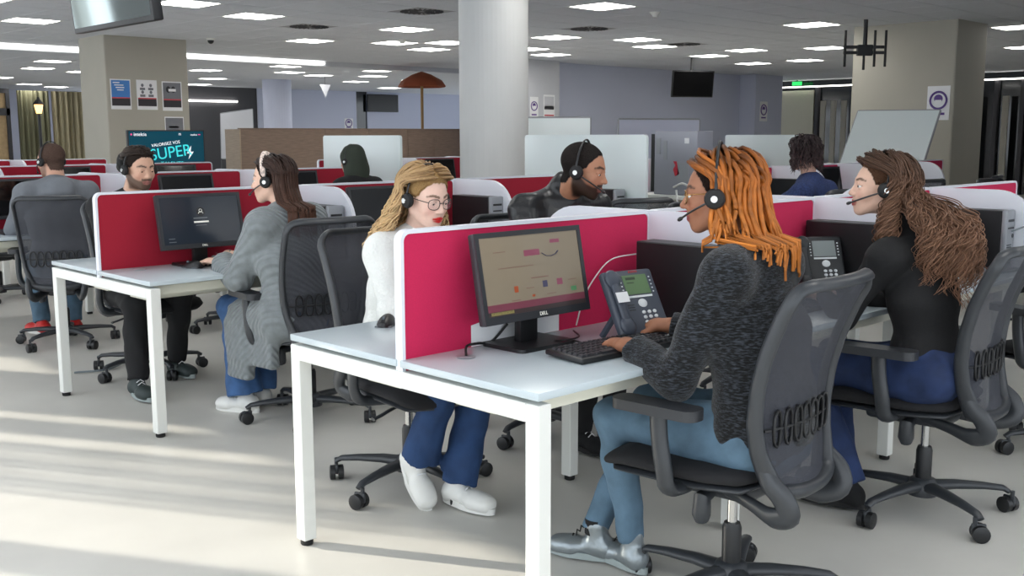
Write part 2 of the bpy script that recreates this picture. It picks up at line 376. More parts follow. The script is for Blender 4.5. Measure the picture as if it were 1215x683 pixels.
# ------------------------------------------------------------------ desk benches
T_ = .74; DD = 1.17; CW = 1.178
def box_mesh(lo, hi, m, name): return MB().box(lo, hi).mesh(name, m, 0)
me_leg = MB().rbox((0,0,.02),(.05,.05,.706),.003,1).mesh('leg','white_metal',30)
me_foot = MB().lathe([(.02,0),(.022,.004),(.022,.014),(.012,.02)],12).mesh('foot','rubber')
me_top = MB().rbox((0,0,.718),(CW-.003,.576,T_),.003,2).mesh('worktop','desk_top',30)
me_end = MB().rbox((0,.05,.655),(.05,DD-.05,.706),.003,1).mesh('end_rail','white_metal',30)
tr = MB()
for a in (((.10,.0,.615),(CW-.12,.17,.62)),((.10,0,.615),(CW-.12,.005,.645)),((.10,.165,.615),(CW-.12,.17,.66))): tr.box(*a)
tr.box((.14,.05,.62),(.17,.12,.70)); me_tray = tr.mesh('cable_tray','cream_tray',0)
me_grom = MB().lathe([(.028,0),(.03,.002),(.026,.004),(.0,.004)],18).mesh('grommet','silver')
def bench(x0, y0, n, label, full=True):
    t = thing('bench_desk', label, 'desk', (x0,y0,0), 0, 'double-sided bench desks')
    L = n*CW
    for k in range(n):
        link('worktop', me_top, t, (k*CW,0,0)); link('worktop', me_top, t, (k*CW,DD-.576,0))
        if full:
            link('cable_tray', me_tray, t, (k*CW,.27,0)); link('cable_tray', me_tray, t, (k*CW,.7,0))
            link('grommet', me_grom, t, (k*CW+.17,.47,T_)); link('grommet', me_grom, t, (k*CW+.17,.72,T_))
    for x in (0, L-.05):
        link('end_rail', me_end, t, (x,0,0))
        for y in (0, DD-.05):
            l = link('leg', me_leg, t, (x,y,0)); link('foot', me_foot, l, (.025,.025,0))
    for k in range(1, n):
        link('end_rail', box_mesh((0,.18,.655),(.05,DD-.18,.706),'white_metal','end_rail'), t, (k*CW-.02,0,0))
        for y in (.17, DD-.22):
            l = link('leg', me_leg, t, (k*CW-.02,y,0)); link('foot', me_foot, l, (.025,.025,0))
    for y in (.07, DD-.11): link('front_rail', box_mesh((.05,0,.665),(L-.05,.04,.706),'cream_tray','front_rail'), t, (0,y,0))
    return t
# fabric divider between two facing desks (frame ring + fabric board), and the white side panels
def ring(w, h, z0, t, th, r):
    o = rrect(w, h, r, 6, 0, z0, (0,0,1,1)); i = rrect(w-2*th, h-th, max(r-th,.01), 6, th, z0, (0,0,1,1)); n = len(o); mb = MB()
    V = [(x,-t,z) for x,z in o]+[(x,-t,z) for x,z in i]+[(x,t,z) for x,z in o]+[(x,t,z) for x,z in i]; F = []
    for k in range(n):
        l = (k+1) % n; F += [(k,l,n+l,n+k),(2*n+k,3*n+k,3*n+l,2*n+l),(k,2*n+k,2*n+l,l),(n+k,n+l,3*n+l,3*n+k)]
    return mb.add(V, F)
HD_ = 1.126; DW = CW-.012
me_dfr = ring(DW, HD_-.70, .70, .016, .012, .035).mesh('frame','panel_white',30)
me_dfb = {m: MB().prism(rrect(DW-.018, HD_-.71, .028, 6, .009, .70, (0,0,1,1)), -.012, .012, 'y').mesh('fabric_board', m, 30) for m in ('pink','red_fabric')}
def divider(x, y, m, label):
    t = thing('desk_divider', label, 'divider', (x,y,0), 0, 'fabric desk dividers'); link('frame', me_dfr, t); link('fabric_board', me_dfb[m], t)
mb = MB().prism(rrect(1.10, HD_-.745, .2, 10, .035, .745, (0,0,1,1)), -.012, .012, 'x'); me_side = mb.mesh('side_panel','panel_white',30)
def side_panel(x, y0, label):
    o = link('side_panel', me_side, None, (x,y0,0)); tag(o, label, 'divider', 'white side panels between desks')
me_tall = MB().prism(rrect(1.17, .75, .025, 4, -.05, .655, (0,0,1,1)), -.012, .012, 'x').mesh('end_screen','glossy_white',30)
ordn = ['first','second','third','fourth','fifth','sixth']
ROWS = [('front', 0, 0, 4, 'pink'), ('second', .24, 2.72, 3, 'red_fabric'), ('third', .27, 5.45, 3, 'red_fabric'), ('fourth', .30, 8.17, 3, 'red_fabric'), ('fifth', .30, 10.9, 3, 'red_fabric'),
        ('second far', 5.2, 2.72, 4, 'pink'), ('third far', 5.7, 5.45, 4, 'red_fabric'), ('fourth far', 5.2, 8.17, 5, 'red_fabric'), ('front far', 6.3, 0, 3, 'pink')]
BD = {'front': 'white bench desk in the front with four pairs of places', 'second': 'second white bench desk, with the cardigan woman seated at it', 'third': 'third white bench desk, with the hooded man seated at it',
      'fourth': 'fourth white bench desk, before the teal display', 'fifth': 'rearmost white bench desk by the square pillar', 'second far': 'far white bench desk with the person in blue', 'third far': 'far white bench desk behind the round column',
      'fourth far': 'far white bench desk near the long grey wall', 'front far': 'far white bench desk before the wide beige pillar'}
for nm, x0, y0, n, m in ROWS:
    bench(x0, y0, n, BD[nm], True)
    for k in range(n):
        where = {'front': 'front bench', 'second': 'second bench', 'third': 'third bench', 'fourth': 'fourth bench', 'fifth': 'rearmost bench'}.get(nm, nm.replace(' far','')+' bench past the column')
        mm = m
        divider(x0+.006+k*CW, y0+DD/2, mm, '%s fabric divider on the %s, %s from the window' % ('pink' if mm == 'pink' else 'dark red', where, ordn[k]))
        if k: side_panel(x0+k*CW-.003, y0, 'white rounded side panel on the %s, %s from the window' % (where, ordn[k-1]))
    if nm in ('second','third','third far'):
        o = link('end_screen', me_tall, None, (x0+n*CW+.02, y0, 0))
        tag(o, {'second': 'tall glossy white screen closing the second bench, behind the leather jacket man', 'third': 'tall glossy white screen behind the green hooded head', 'third far': 'tall glossy white screen beyond the person in blue'}[nm], 'screen', 'tall white end screens')
# ------------------------------------------------------------------ task chair
SHF = .075
def chair_proto():
    t = thing('task_chair', 'x', 'chair', (0,0,0), 0, 'task chairs')
    # seat: lofted cushion
    def sec(y, w, zt, zb, n=20):
        P = []
        for k in range(n):
            a = 2*PI*k/n; c, s_ = math.cos(a), math.sin(a); e = .45
            P.append((w*math.copysign(abs(c)**e, c), y, (zt+zb)/2+(zt-zb)/2*math.copysign(abs(s_)**.8, s_)))
        return P
    def loft(secs):
        mb = MB(); n = len(secs[0]); V = [p for s_ in secs for p in s_]
        F = [(i*n+j,i*n+(j+1) % n,(i+1)*n+(j+1) % n,(i+1)*n+j) for i in range(len(secs)-1) for j in range(n)]
        F += [tuple(range(n)), tuple(range((len(secs)-1)*n, len(secs)*n))]
        return mb.add(V, F)
    prof = [(-.225,.10,.458,.45),(-.22,.17,.47,.435),(-.19,.205,.48,.425),(-.1,.225,.474,.418),(.0,.235,.472,.418),(.1,.24,.476,.42),(.18,.238,.474,.418),(.235,.225,.458,.408),(.265,.19,.438,.402),(.275,.12,.425,.41)]
    loft([sec(*p) for p in prof]).build('seat','seat_fabric',t,60)
    prof2 = [(-.23,.12,.432,.42),(-.2,.19,.43,.405),(-.05,.21,.425,.392),(.1,.215,.425,.394),(.22,.2,.415,.39),(.268,.14,.412,.398)]
    loft([sec(*p) for p in prof2]).build('seat_shell','chair_frame',t,60)
    # mechanism + lever
    MB().rbox((-.09,-.1,.345),(.09,.2,.4),.02,3).build('mechanism','chair_frame',t)
    MB().tube(bez([(.08,.04,.375),(.16,.06,.37),(.22,.08,.36),(.26,.085,.352)],9),[.008]*3+[.01]*6+[.014],8,flat=.5).build('lever','chair_frame',t)
    MB().tube([(-.1,.02,.365),(-.14,.02,.36),(-.145,.02,.31),(-.14,.02,.29)],[.02,.026,.028,.02],10).build('tension_knob','chair_frame',t)
    MB().cyl((0,0,.24),(0,0,.36),.015,n=14).build('gas_lift','chrome',t)
    MB().tube([(0,0,.075),(0,0,.1),(0,0,.235),(0,0,.25)],[.026,.029,.029,.024],16).build('lift_cover','black_plastic',t)
    # five-star base
    b = MB().lathe([(.03,.06),(.055,.065),(.06,.1),(.045,.125),(.032,.13)],20)
    me_w = MB(); 
    for s_ in (-1,1): me_w.cyl((s_*.006,0,.03),(s_*.026,0,.03),.03,n=16); me_w.cyl((s_*.026,0,.03),(s_*.029,0,.03),.03,.022,n=16)
    mw = me_w.mesh('wheel','black_plastic')
    mh = MB().rbox((-.006,-.02,.025),(.006,.03,.064),.005,2).cyl((0,.018,.05),(0,.018,.085),.008,n=8).mesh('hood','chair_frame')
    for k in range(5):
        a = 2*PI*k/5+.35; c, s_ = math.cos(a), math.sin(a)
        path = [(.03*c,.03*s_,.1),(.12*c,.12*s_,.104),(.22*c,.22*s_,.1),(.295*c,.295*s_,.092),(.318*c,.318*s_,.078)]
        b.tube(path,[.034,.028,.022,.018,.015],10,flat=.62,ref=(0,0,1))
        o = link('caster', mw, t, (.318*c,.318*s_,0), (0,0,a+.9*k)); link('caster_fork', mh, o)
    b.build('base','chair_frame',t,50)
    # backrest: profile y(z), half-width w(z)
    zs = np.array([.47,.54,.62,.72,.82,.92,.985]); ys = np.array([-.275,-.257,-.25,-.26,-.286,-.326,-.362]); ws = np.array([.165,.192,.206,.216,.222,.226,.226])
    yv = lambda z: float(np.interp(z, zs, ys)); wv = lambda z: float(np.interp(z, zs, ws))
    bow = lambda u: -.035*(1-(2*u-1)**2)
    zz = np.linspace(.47,.97,14)
    loop = [(-wv(z), yv(z), z) for z in zz]+[(-.205,-.366,1.0)]
    loop += [(x, -.372+bow((x+.226)/.452)*1.0, 1.012) for x in np.linspace(-.17,.17,9)]+[(.205,-.366,1.0)]
    loop += [(wv(z), yv(z), z) for z in zz[::-1]]
    loop += [(.14,-.288,.43),(.07,-.305,.418),(0,-.31,.415),(-.07,-.305,.418),(-.14,-.288,.43)]
    lp_ = bez([*loop, loop[0]], 170)[:-1]; MB().tube(lp_, [float(np.interp(q_.z,[.41,.46,.55,.75,1.0],[.024,.02,.016,.0135,.0125])) for q_ in lp_], 10, closed=True, flat=1.7, ref=(0,1,0)).build('backrest_frame','chair_frame',t,60)
    def surf(u, v):
        z = .425+v*.575; x = (2*u-1)*wv(max(z,.47))*(.82 if z < .45 else 1)
        return (x, yv(max(z,.47))+bow(u)-.004-(.02 if z < .45 else 0)*(1-v), z)
    MB().grid(surf, 17, 21).build('mesh_back','chair_mesh',t,80)
    lm = MB()
    for k in range(7):
        x = (k-3)*.047; u = (x+.206)/.412
        P = []
        for q in range(12):
            a = 2*PI*q/12; P.append((x+.02*math.cos(a), yv(.6)+bow(u)-.014, .607+.05*math.copysign(abs(math.sin(a))**.7, math.sin(a))))
        lm.tube(P, .0048, 6, closed=True)
    lm.tube([(x, yv(.6)+bow((x+.206)/.412)-.014, .607) for x in np.linspace(-.19,.19,12)], .004, 6)
    lm.build('lumbar_support','black_plastic',t,60)
    for s_ in (-1,1):
        MB().tube(bez([(s_*.185,-.25,.56),(s_*.178,-.278,.475),(s_*.172,-.325,.425),(s_*.162,-.335,.378),(s_*.145,-.28,.355),(s_*.11,-.19,.366),(s_*.07,-.06,.376)],24),[.012,.014,.018,.022,.026,.03,.032,.033]+[.034]*9+[.03,.028,.026,.024,.022,.02,.02,.02],12,flat=.62,ref=(1,0,0)).build('back_bracket','chair_frame',t,60)
        MB().tube(bez([(s_*.1,.0,.392),(s_*.2,-.015,.395),(s_*.262,-.015,.41),(s_*.285,-.015,.47),(s_*.287,0,.56),(s_*.287,.005,.63)],20),[.02]*10+[.019]*11,10,flat=1.45,ref=(0,1,0)).build('armrest_post','chair_frame',t,60)
        pd = MB().prism(rrect(.085,.28,.035,6,s_*.287-.0425,-.13), .63, .66, 'z'); pd.build('armrest_pad','dark_plastic',t,50)
    for ch in t.children:
        if ch.name.split('.')[0] in ('seat','seat_shell','backrest_frame','mesh_back','lumbar_support','back_bracket','armrest_post','armrest_pad','lever'): ch.location.y += SHF
    return t
CHAIR = chair_proto()
def chair(x, y, deg, label):
    return dup(CHAIR, (x,y,0), math.radians(deg), label)
chair(.69,-.14,4,'dark mesh task chair under the woman with orange locs')
chair(1.86,-.2,5,'dark mesh task chair under the woman with long curly hair')
chair(.67,1.38,174,'dark mesh task chair under the blonde woman in white')
chair(.96,2.53,-8,'dark mesh task chair under the woman in the grey cardigan')
chair(.84,4.1,178,'dark mesh task chair under the man with the hair bun')
chair(.84,5.32,-30,'black mesh task chair under the man in the grey hoodie')
chair(1.6,1.52,170,'dark mesh task chair under the man in the leather jacket')
chair(2.15,2.3,12,'empty mesh task chair at the second bench, behind the leather jacket man')
chair(3.2,2.42,-20,'empty mesh task chair at the second bench, before the tall white screen')
chair(2.0,4.2,160,'empty mesh task chair on the far side of the second bench')
chair(4.3,7.2,150,'empty mesh task chair turned aside left of the round column')
chair(1.95,5.0,10,'empty mesh task chair at the third bench beside the hooded man')
chair(2.95,1.4,168,'empty mesh task chair on the far side of the front bench')
chair(3.05,-.35,-25,'empty mesh task chair at the right end of the front bench')
chair(4.92,2.1,0,'mesh task chair under the person in the blue sweater')
chair(7.0,2.4,-10,'empty mesh task chair next to the person in blue')
chair(8.2,2.35,14,'empty mesh task chair at the far bench before the wide pillar')
chair(7.4,1.5,175,'empty mesh task chair across from the wide pillar bench')
chair(1.2,7.7,10,'empty mesh task chair before the teal display')
chair(3.12,5.1,4,'mesh task chair under the person in the green head scarf')
# ------------------------------------------------------------------ screens on the desks
def monitor_proto():
    t = thing('monitor', 'x', 'monitor', (0,0,0), 0, 'desk monitors')
    MB().prism(rrect(.25,.19,.02,4,-.125,-.095), 0, .012, 'z').build('base','black_plastic',t,30)
    MB().rbox((-.04,.0,.01),(.04,.03,.24),.006).build('neck','black_plastic',t)
    tilt = Matrix.Translation((0,-.035,.09)) @ Matrix.Rotation(math.radians(-11), 4, 'X')
    hb = MB().rbox((-.234,-.012,0),(.234,.016,.28),.006,2,0,tilt).rbox((-.17,.01,.03),(.17,.045,.24),.015,2,0,tilt)
    # bezel lip
    for a in ((-.234,0,-.218,.28),(.218,0,.234,.28),(-.218,.264,.218,.28),(-.218,0,.218,.024)): hb.box((a[0],-.017,a[1]),(a[2],-.011,a[3]),0,tilt)
    hb.build('housing','dark_plastic',t)
    MB().box((-.218,-.0135,.024),(.218,-.0125,.264),0,tilt).build('screen','screen_black',t,0)
    return t, tilt
MON, TILT = monitor_proto()
def monitor(x, y, deg, label, z=T_):
    return dup(MON, (x,y,z), math.radians(deg), label)
def on_screen(mon, rects, prefix='screen_content'):
    sc = [c for c in mon.children if c.name.startswith('screen')][0]
    for k, (u0,v0,u1,v1,m) in enumerate(rects):   # u,v in 0..1 of the screen
        x0, x1 = -.218+.436*u0, -.218+.436*u1; z0, z1 = .024+.24*v0, .024+.24*v1; y = -.0142-.0003*(k > 0)
        MB().add([(x0,y,z0),(x1,y,z0),(x1,y,z1),(x0,y,z1)], [(0,1,2,3)], 0, TILT).build('screen_page' if k == 0 else 'screen_graphic', m, sc, 0)
    return sc
mat('page_beige', (128,117,100), .25, emit=.16); mat('page_bar', (112,60,72), .3, emit=.14); mat('page_pink', (128,66,84), .3, emit=.14); mat('page_orange', (150,72,44), .3, emit=.15)
mat('page_navy', (66,64,88), .3, emit=.12); mat('page_green', (84,132,92), .3, emit=.12); mat('page_taskbar', (62,52,52), .3, emit=.1); mat('page_button', (150,140,90), .3, emit=.15); mat('page_text', (108,80,70), .3, emit=.13)
mat('login_dark', (30,37,46), .2, emit=.35); mat('login_ring', (20,22,26), .2, emit=.3); mat('login_white', (206,206,198), .3, emit=.55); mat('login_text', (92,98,102), .3, emit=.35)
m1 = monitor(.445,.475,0,'monitor showing a beige web page on the front bench')
sc = on_screen(m1, [(0,0,1,1,'page_beige'),(0,0,1,.06,'page_taskbar'),(0,.06,1,.15,'page_bar'),(.03,.015,.25,.055,'page_button'),(.42,.72,.58,.8,'page_pink'),(.7,.86,.8,.91,'page_pink'),(.72,.295,.78,.38,'page_pink'),(.57,.29,.62,.375,'page_navy'),(.28,.27,.32,.35,'page_orange'),(.86,.19,.92,.25,'page_green'),(.45,.185,.48,.215,'page_orange'),(.15,.59,.5,.6,'page_text'),(.46,.42,.64,.435,'page_text'),(.12,.8,.24,.81,'page_text'),(.4,.3,.48,.31,'page_text'),(.24,.165,.33,.175,'page_text'),(.6,.19,.7,.2,'page_text'),(.84,.34,.93,.35,'page_text')])
MB().tube([TILT @ Vector((-.218+.436*u, -.0146, .024+.24*v)) for u,v in ((.60,.74),(.64,.7),(.69,.69),(.74,.71),(.77,.75))], .004, 5, flat=.3).build('screen_graphic','page_navy',sc)
text('logo','DELL',.016,'login_white',m1,TILT @ Vector((.015,-.0172,.012)),(math.radians(90-11),0,0))
m2 = monitor(.735,3.17,0,'monitor showing a dark login screen on the second bench')
on_screen(m2, [(0,0,1,1,'login_dark'),(.40,.44,.59,.475,'login_white'),(.40,.53,.58,.55,'login_text'),(.42,.38,.56,.39,'login_text'),(.06,.12,.14,.135,'login_text'),(.06,.05,.15,.065,'login_text')])
sc = [c for c in m2.children if c.name.startswith('screen')][0]
def arc(cx, cz, r, a0, a1, n=14): return [TILT @ Vector((cx+r*math.cos(a0+(a1-a0)*i/n), -.0147, cz+r*math.sin(a0+(a1-a0)*i/n))) for i in range(n+1)]
MB().prism([(p[0],p[1]) for p in [(.024*math.cos(2*PI*i/24), .186+.024*math.sin(2*PI*i/24)) for i in range(24)]], -.0146, -.0144, 'y', 0, TILT).build('screen_graphic','login_ring',sc,0)
MB().tube(arc(0,.192,.008,0,2*PI), .0012, 5).tube(arc(0,.172,.014,.3,PI-.3), .0012, 5).build('screen_graphic','login_white',sc)
text('logo','DELL',.014,'login_white',m2,TILT @ Vector((.0,-.0172,.012)),(math.radians(90-11),0,0))
monitor(1.58,.47,0,'monitor edge behind the woman with orange locs')
monitor(2.85,.47,0,'dark monitor on the front bench beyond the curly haired woman')
monitor(.75,.72,180,'monitor facing the blonde woman behind the pink divider')
monitor(1.9,3.15,-4,'dark monitor on the second bench right of the blonde woman')
monitor(.75,3.46,180,'monitor back facing the man with the bun')
monitor(2.1,3.48,176,'dark monitor on the far side of the second bench')
monitor(.75,5.9,0,'dark monitor before the man in the grey hoodie')
monitor(2.05,5.87,4,'dark monitor at the third bench behind the man with the bun')
monitor(3.05,5.9,0,'dark monitor at the third bench below the tall white screen')
monitor(2.4,6.2,180,'dark monitor on the far side of the third bench')
monitor(.95,8.62,0,'dark monitor at the fourth bench behind the hooded man'); monitor(2.2,8.6,5,'dark monitor at the fourth bench left of the teal display')
monitor(3.3,8.58,-8,'dark monitor at the fourth bench right of the teal display')
monitor(5.85,3.15,0,'dark monitor before the person in blue'); monitor(7.0,3.13,-6,'dark monitor right of the person in blue'); monitor(8.2,3.15,0,'dark monitor at the far bench near the tilted whiteboard')
for x, l in ((6.9,'dark monitor with an orange sticker before the wide pillar'),(8.0,'black monitor at the far bench in front of the wide pillar')): 
    mm = monitor(x,.72,180,l)
    if x == 6.9:
        mat('sticker_orange', (236,140,120), .6); MB().rbox((-.02,.046,.13),(.04,.0475,.19),.0005,1,0,TILT).build('sticker','sticker_orange',mm)
monitor(6.3,5.88,0,'dark monitor at the third far bench'); monitor(7.0,8.62,0,'dark monitor at the fourth far bench'); monitor(9.4,8.62,0,'second dark monitor at the fourth far bench')
# ------------------------------------------------------------------ tower computers
def tower_proto():
    t = thing('computer_tower', 'x', 'computer', (0,0,0), 0, 'desktop computers')
    MB().rbox((-.05,-.15,.006),(.05,.19,.29),.004,1).build('case','black_plastic',t,30)
    MB().rbox((-.052,-.178,.004),(.052,-.15,.292),.008,2).build('front_bezel','silver',t)
    MB().box((-.036,-.1795,.235),(.036,-.177,.247)).box((-.036,-.1795,.2),(.036,-.177,.208)).build('drive_slot','black_plastic',t,0)
    MB().cyl((.025,-.181,.165),(.025,-.177,.165),.01,n=14).build('power_button','dark_plastic',t)
    v = MB()
    for k in range(9): v.box((-.04,-.1795,.03+k*.011),(.015,-.177,.036+k*.011))
    v.build('vent','dark_plastic',t,0)
    for s_ in (-.12,.15): MB().box((-.045,s_,0),(.045,s_+.02,.006)).build('foot','rubber',t,0)
    return t
TOW = tower_proto()
def tower(x, y, deg, label, z=T_):
    return dup(TOW, (x,y,z), math.radians(deg), label)
tower(1.055,.31,0,'black desktop tower by the white panel before the woman with locs')
tower(3.46,.31,0,'black desktop tower with silver front by the curly haired woman')
tower(2.29,.36,0,'black desktop tower in the middle of the front bench')
tower(1.345,3.0,0,'black desktop tower behind the cardigan woman')
tower(2.53,3.0,0,'black desktop tower with silver front right of the blonde woman')
tower(3.7,3.0,0,'black desktop tower before the tall white screen, beside the bearded face')
tower(1.34,6.35,180,'black desktop tower on the far side of the third bench')
tower(6.1,3.0,0,'black desktop tower next to the person in blue')
# silver tower on a stand right of the tall white screen
st = thing('server_case', 'large silver computer case with red sticker on its side panel', 'computer', (4.42,2.98,.96), 0)
mat('case_silver', (150,152,162), .35, metal=.25)
MB().rbox((-.0,-.27,.0),(.2,.12,.47),.006).build('case','case_silver',st,30)
for a in (((-.004,-.2,.1),(.0,-.1,.24)),((-.004,.06,.3),(.0,.1,.42)),((-.004,.0,.26),(.0,.03,.4))): MB().box(*a).build('side_vent','silver',st,0)
mat('sticker_red', (190,40,60), .5); mat('sticker_blue', (60,50,120), .5)
MB().prism([(-.08,.14),(-.06,.19),(-.08,.22),(-.06,.25),(-.09,.25),(-.1,.21),(-.12,.16)],-.004,-.002,'x').build('sticker','sticker_red',st,0)
MB().box((-.005,-.2,.38),(-.002,-.16,.42)).build('sticker','paper_white',st,0)
MB().box((.0,.12,.02),(.2,.15,.45)).build('rear_panel','black_plastic',st,0)
sh = thing('printer_stand', 'white shelf unit under the silver computer case', 'shelf', (4.42,2.98,0))
MB().rbox((-.05,-.32,.93),(.3,.3,.96),.004).rbox((-.05,-.32,.84),(.3,.3,.87),.004).build('shelf_board','white_metal',sh)
MB().box((-.03,-.3,0),(0,-.27,.93)).box((-.03,.25,0),(0,.28,.93)).box((.25,-.3,0),(.28,-.27,.93)).box((.25,.25,0),(.28,.28,.93)).build('post','white_metal',sh,0)
# ------------------------------------------------------------------ phones
mat('phone_grey', (66,72,84), .45); mat('phone_black', (26,28,31), .45); mat('phone_button', (216,220,222), .45); mat('phone_lcd', (84,110,74), .3, emit=.12); mat('phone_lcd_off', (120,128,128), .3); mat('lcd_text', (40,56,36), .5); mat('logo_red', (190,40,40), .5)
def phone(x, y, deg, label, body='phone_grey', lcd='phone_lcd', tilt=30):
    t = thing('desk_phone', label, 'phone', (x,y,T_), math.radians(deg), 'desk phones')
    A = Matrix.Translation((0,0,.012)) @ Matrix.Rotation(math.radians(-tilt), 4, 'X')
    MB().rbox((-.105,-.012,0),(.105,.02,.235),.012,3,0,A).build('body', body, t)
    MB().box((-.06,.02,.02),(.06,.05,.16),0,A).tube([(-.08,.13,.003),(-.07,.06,.1)],.012,6).tube([(.08,.13,.003),(.07,.06,.1)],.012,6).build('stand', body, t)
    # handset down the left side
    h = MB(); P = bez([(-.075,-.012,.035),(-.075,-.018,.06),(-.075,-.02,.12),(-.075,-.018,.185),(-.075,-.012,.21)],20)
    h.tube(P,[.026,.03,.03,.024]+[.018]*13+[.024,.03,.03,.026],12,T=A,flat=.5,ref=(0,1,0))
    h.ell((-.075,-.016,.04),(.031,.014,.033),14,0,A).ell((-.075,-.016,.203),(.031,.014,.033),14,0,A)
    h.build('handset', body, t, 60)
    d = MB().box((-.032,-.0135,.145),(.07,-.0115,.213),0,A).build('display', lcd, t, 0)
    if lcd == 'phone_lcd':
        MB().box((-.02,-.0142,.196),(.02,-.0136,.205),0,A).box((-.02,-.0142,.184),(.01,-.0136,.187),0,A).build('display_text','lcd_text',d,0)
        text('logo','AVAYA',.012,'logo_red',t,A @ Vector((.02,-.0132,.224)),(math.radians(90-tilt),0,0))
    MB().box((-.032,-.0145,.133),(.07,-.0115,.14),0,A).build('softkey_strip','phone_button',t,0)
    k = MB()
    for r in range(4):
        for c in range(3): k.ell((.012+c*.023,-.0125,.03+r*.017),(.0085,.004,.0065),8,0,A)
    k.build('keypad','phone_button',t)
    MB().ell((.02,-.0125,.113),(.019,.004,.015),16,0,A).build('navigation_pad','phone_button',t)
    k = MB()
    for r in range(5):
        for xx in (-.043,.082): k.ell((xx,-.0125,.15+r*.013),(.004,.002,.003),6,0,A)
    k.build('line_keys','phone_button',t)
    if lcd == 'phone_lcd': MB().box((-.098,-.036,.115),(-.05,-.0345,.15),0,A).build('paper_label','paper_white',t,0)
    v = MB()
    for r in range(3): v.box((-.045,-.0128,.09+r*.009),(-.018,-.0115,.093+r*.009),0,A)
    v.build('speaker_slot','black_plastic',t,0)
    return t
phone(.76,.25,-10,'grey desk phone with green display beside the locs woman hand')
phone(2.10,.37,-34,'black desk phone before the woman with long curly hair','phone_black','phone_lcd_off',22)
phone(3.1,.2,-38,'black desk phone leaning near the right desktop tower','phone_black','phone_lcd_off',42)
# ------------------------------------------------------------------ keyboards and mice
def keyboard(x, y, deg, label, m='black_plastic'):
    t = thing('keyboard', label, 'keyboard', (x,y,T_), math.radians(deg), 'keyboards')
    MB().rbox((-.225,-.08,.0),(.225,.08,.018),.006,2,0,Matrix.Rotation(.05,4,'X') @ Matrix.Translation((0,0,.004))).build('body', m, t)
    k = MB(); A = Matrix.Rotation(.05,4,'X') @ Matrix.Translation((0,0,.004))
    for r in range(6):
        for c in range(20):
            x0 = -.213+c*.0213; y0 = -.066+r*.0222
            if r == 0 and 4 <= c <= 8: continue
            k.add([(x0,y0,.018),(x0+.019,y0,.018),(x0+.019,y0+.019,.018),(x0,y0+.019,.018),(x0+.003,y0+.003,.025),(x0+.016,y0+.003,.025),(x0+.016,y0+.016,.025),(x0+.003,y0+.016,.025)],[(4,5,6,7),(0,1,5,4),(1,2,6,5),(2,3,7,6),(3,0,4,7)],0,A)
    k.box((-.126,-.066,.018),(-.024,-.047,.025),0,A)
    o = k.build('keys','dark_plastic',t,0); o['kind'] = 'stuff'
    return t
keyboard(.56,.215,-3,'black keyboard under the hand of the woman with locs')
keyboard(1.75,.23,0,'black keyboard before the woman with long curly hair')
keyboard(.98,2.95,0,'black keyboard before the woman in the grey cardigan')
keyboard(.8,.95,180,'black keyboard before the blonde woman')
keyboard(.8,5.7,0,'black keyboard before the man in the grey hoodie')
def mouse(x, y, deg, label, m='black_plastic'):
    t = thing('computer_mouse', label, 'mouse', (x,y,T_), math.radians(deg), 'computer mice')
    def f(u, v):
        a = u*PI-PI/2; b_ = v*PI; L = .055; r = math.cos(a)**.6
        return (.031*r*math.cos(b_), L*math.sin(a), .036*r*math.sin(b_)*(1-.25*math.sin(a))+.001)
    MB().grid(f, 17, 13).build('shell', m, t, 70)
    MB().rbox((-.03,-.05,0),(.03,.05,.006),.004).build('base','grey_plastic',t)
    MB().cyl((-.004,.03,.03),(.004,.03,.03),.007,n=10).build('wheel','grey_plastic',t)
    return t
mouse(.33,1.07,128,'black mouse on the back half of the front bench'); mouse(.63,3.06,20,'black mouse under the hand of the cardigan woman'); mouse(.95,.13,8,'black mouse by the right hand of the woman with locs')
# cables on the desks
def cable(name, pts, r, m, label):
    o = MB().tube(bez(pts, 40), r, 6).build(name, m, None, 80); return tag(o, label, 'cable', 'desk cables')
cable('power_cable', [(.17,.47,.744),(.2,.5,.765),(.28,.54,.757),(.36,.56,.75),(.42,.55,.8)],.0045,'cable_black','black cable from the desk grommet to the web page monitor')
cable('network_cable', [(.76,.56,.75),(.78,.55,.83),(.84,.555,.9),(.93,.55,.965),(1.05,.52,.98)],.0026,'cable_white','white cable arching to the tower beside the grey desk phone')
cable('network_cable', [(1.98,.56,.75),(2.0,.54,.85),(2.1,.545,.92),(2.2,.5,.9)],.004,'cable_white','white cable on the pink divider before the curly haired woman')
cable('keyboard_cable', [(.53,.31,.752),(.55,.38,.75),(.5,.42,.75),(.52,.37,.76),(.62,.42,.75),(.68,.5,.75)],.003,'cable_black','black looping cable behind the keyboard of the locs woman')
cable('headset_cable', [(3.44,.12,.93),(3.5,.06,.95),(3.52,.04,.85),(3.48,.08,.745),(3.3,.12,.744),(3.25,.1,.744),(3.5,.06,.744)],.004,'cable_grey','thin grey cable curling down from the right desktop tower')
cable('headset_cable', [(4.4,2.9,1.02),(4.36,2.78,1.05),(4.36,2.66,.98),(4.36,2.72,.9),(4.36,2.82,.9),(4.38,2.86,1.0)],.008,'cable_white','white cables looped beside the silver computer case')
cable('tray_cable', [(.1,.46,.71),(.12,.4,.66),(.13,.32,.63),(.14,.2,.62),(.15,.14,.62)],.006,'cable_black','dark cable hanging from the tray of the front bench')
cable('floor_cable', [(.5,4.35,.01),(.7,4.3,.012),(1.0,4.6,.01),(1.3,4.9,.01)],.006,'cable_grey','blue grey cable on the floor under the second bench')
cp_ = MB().box((.28,.567,.742),(.68,.569,.87)); cp_.v = [(x,y,z-(.06 if z > .8 and x < .4 else 0)) for x,y,z in cp_.v]; tag(cp_.build('paper_sheet','paper_white',None,0),'white paper sheet leaning behind the web page monitor','paper')

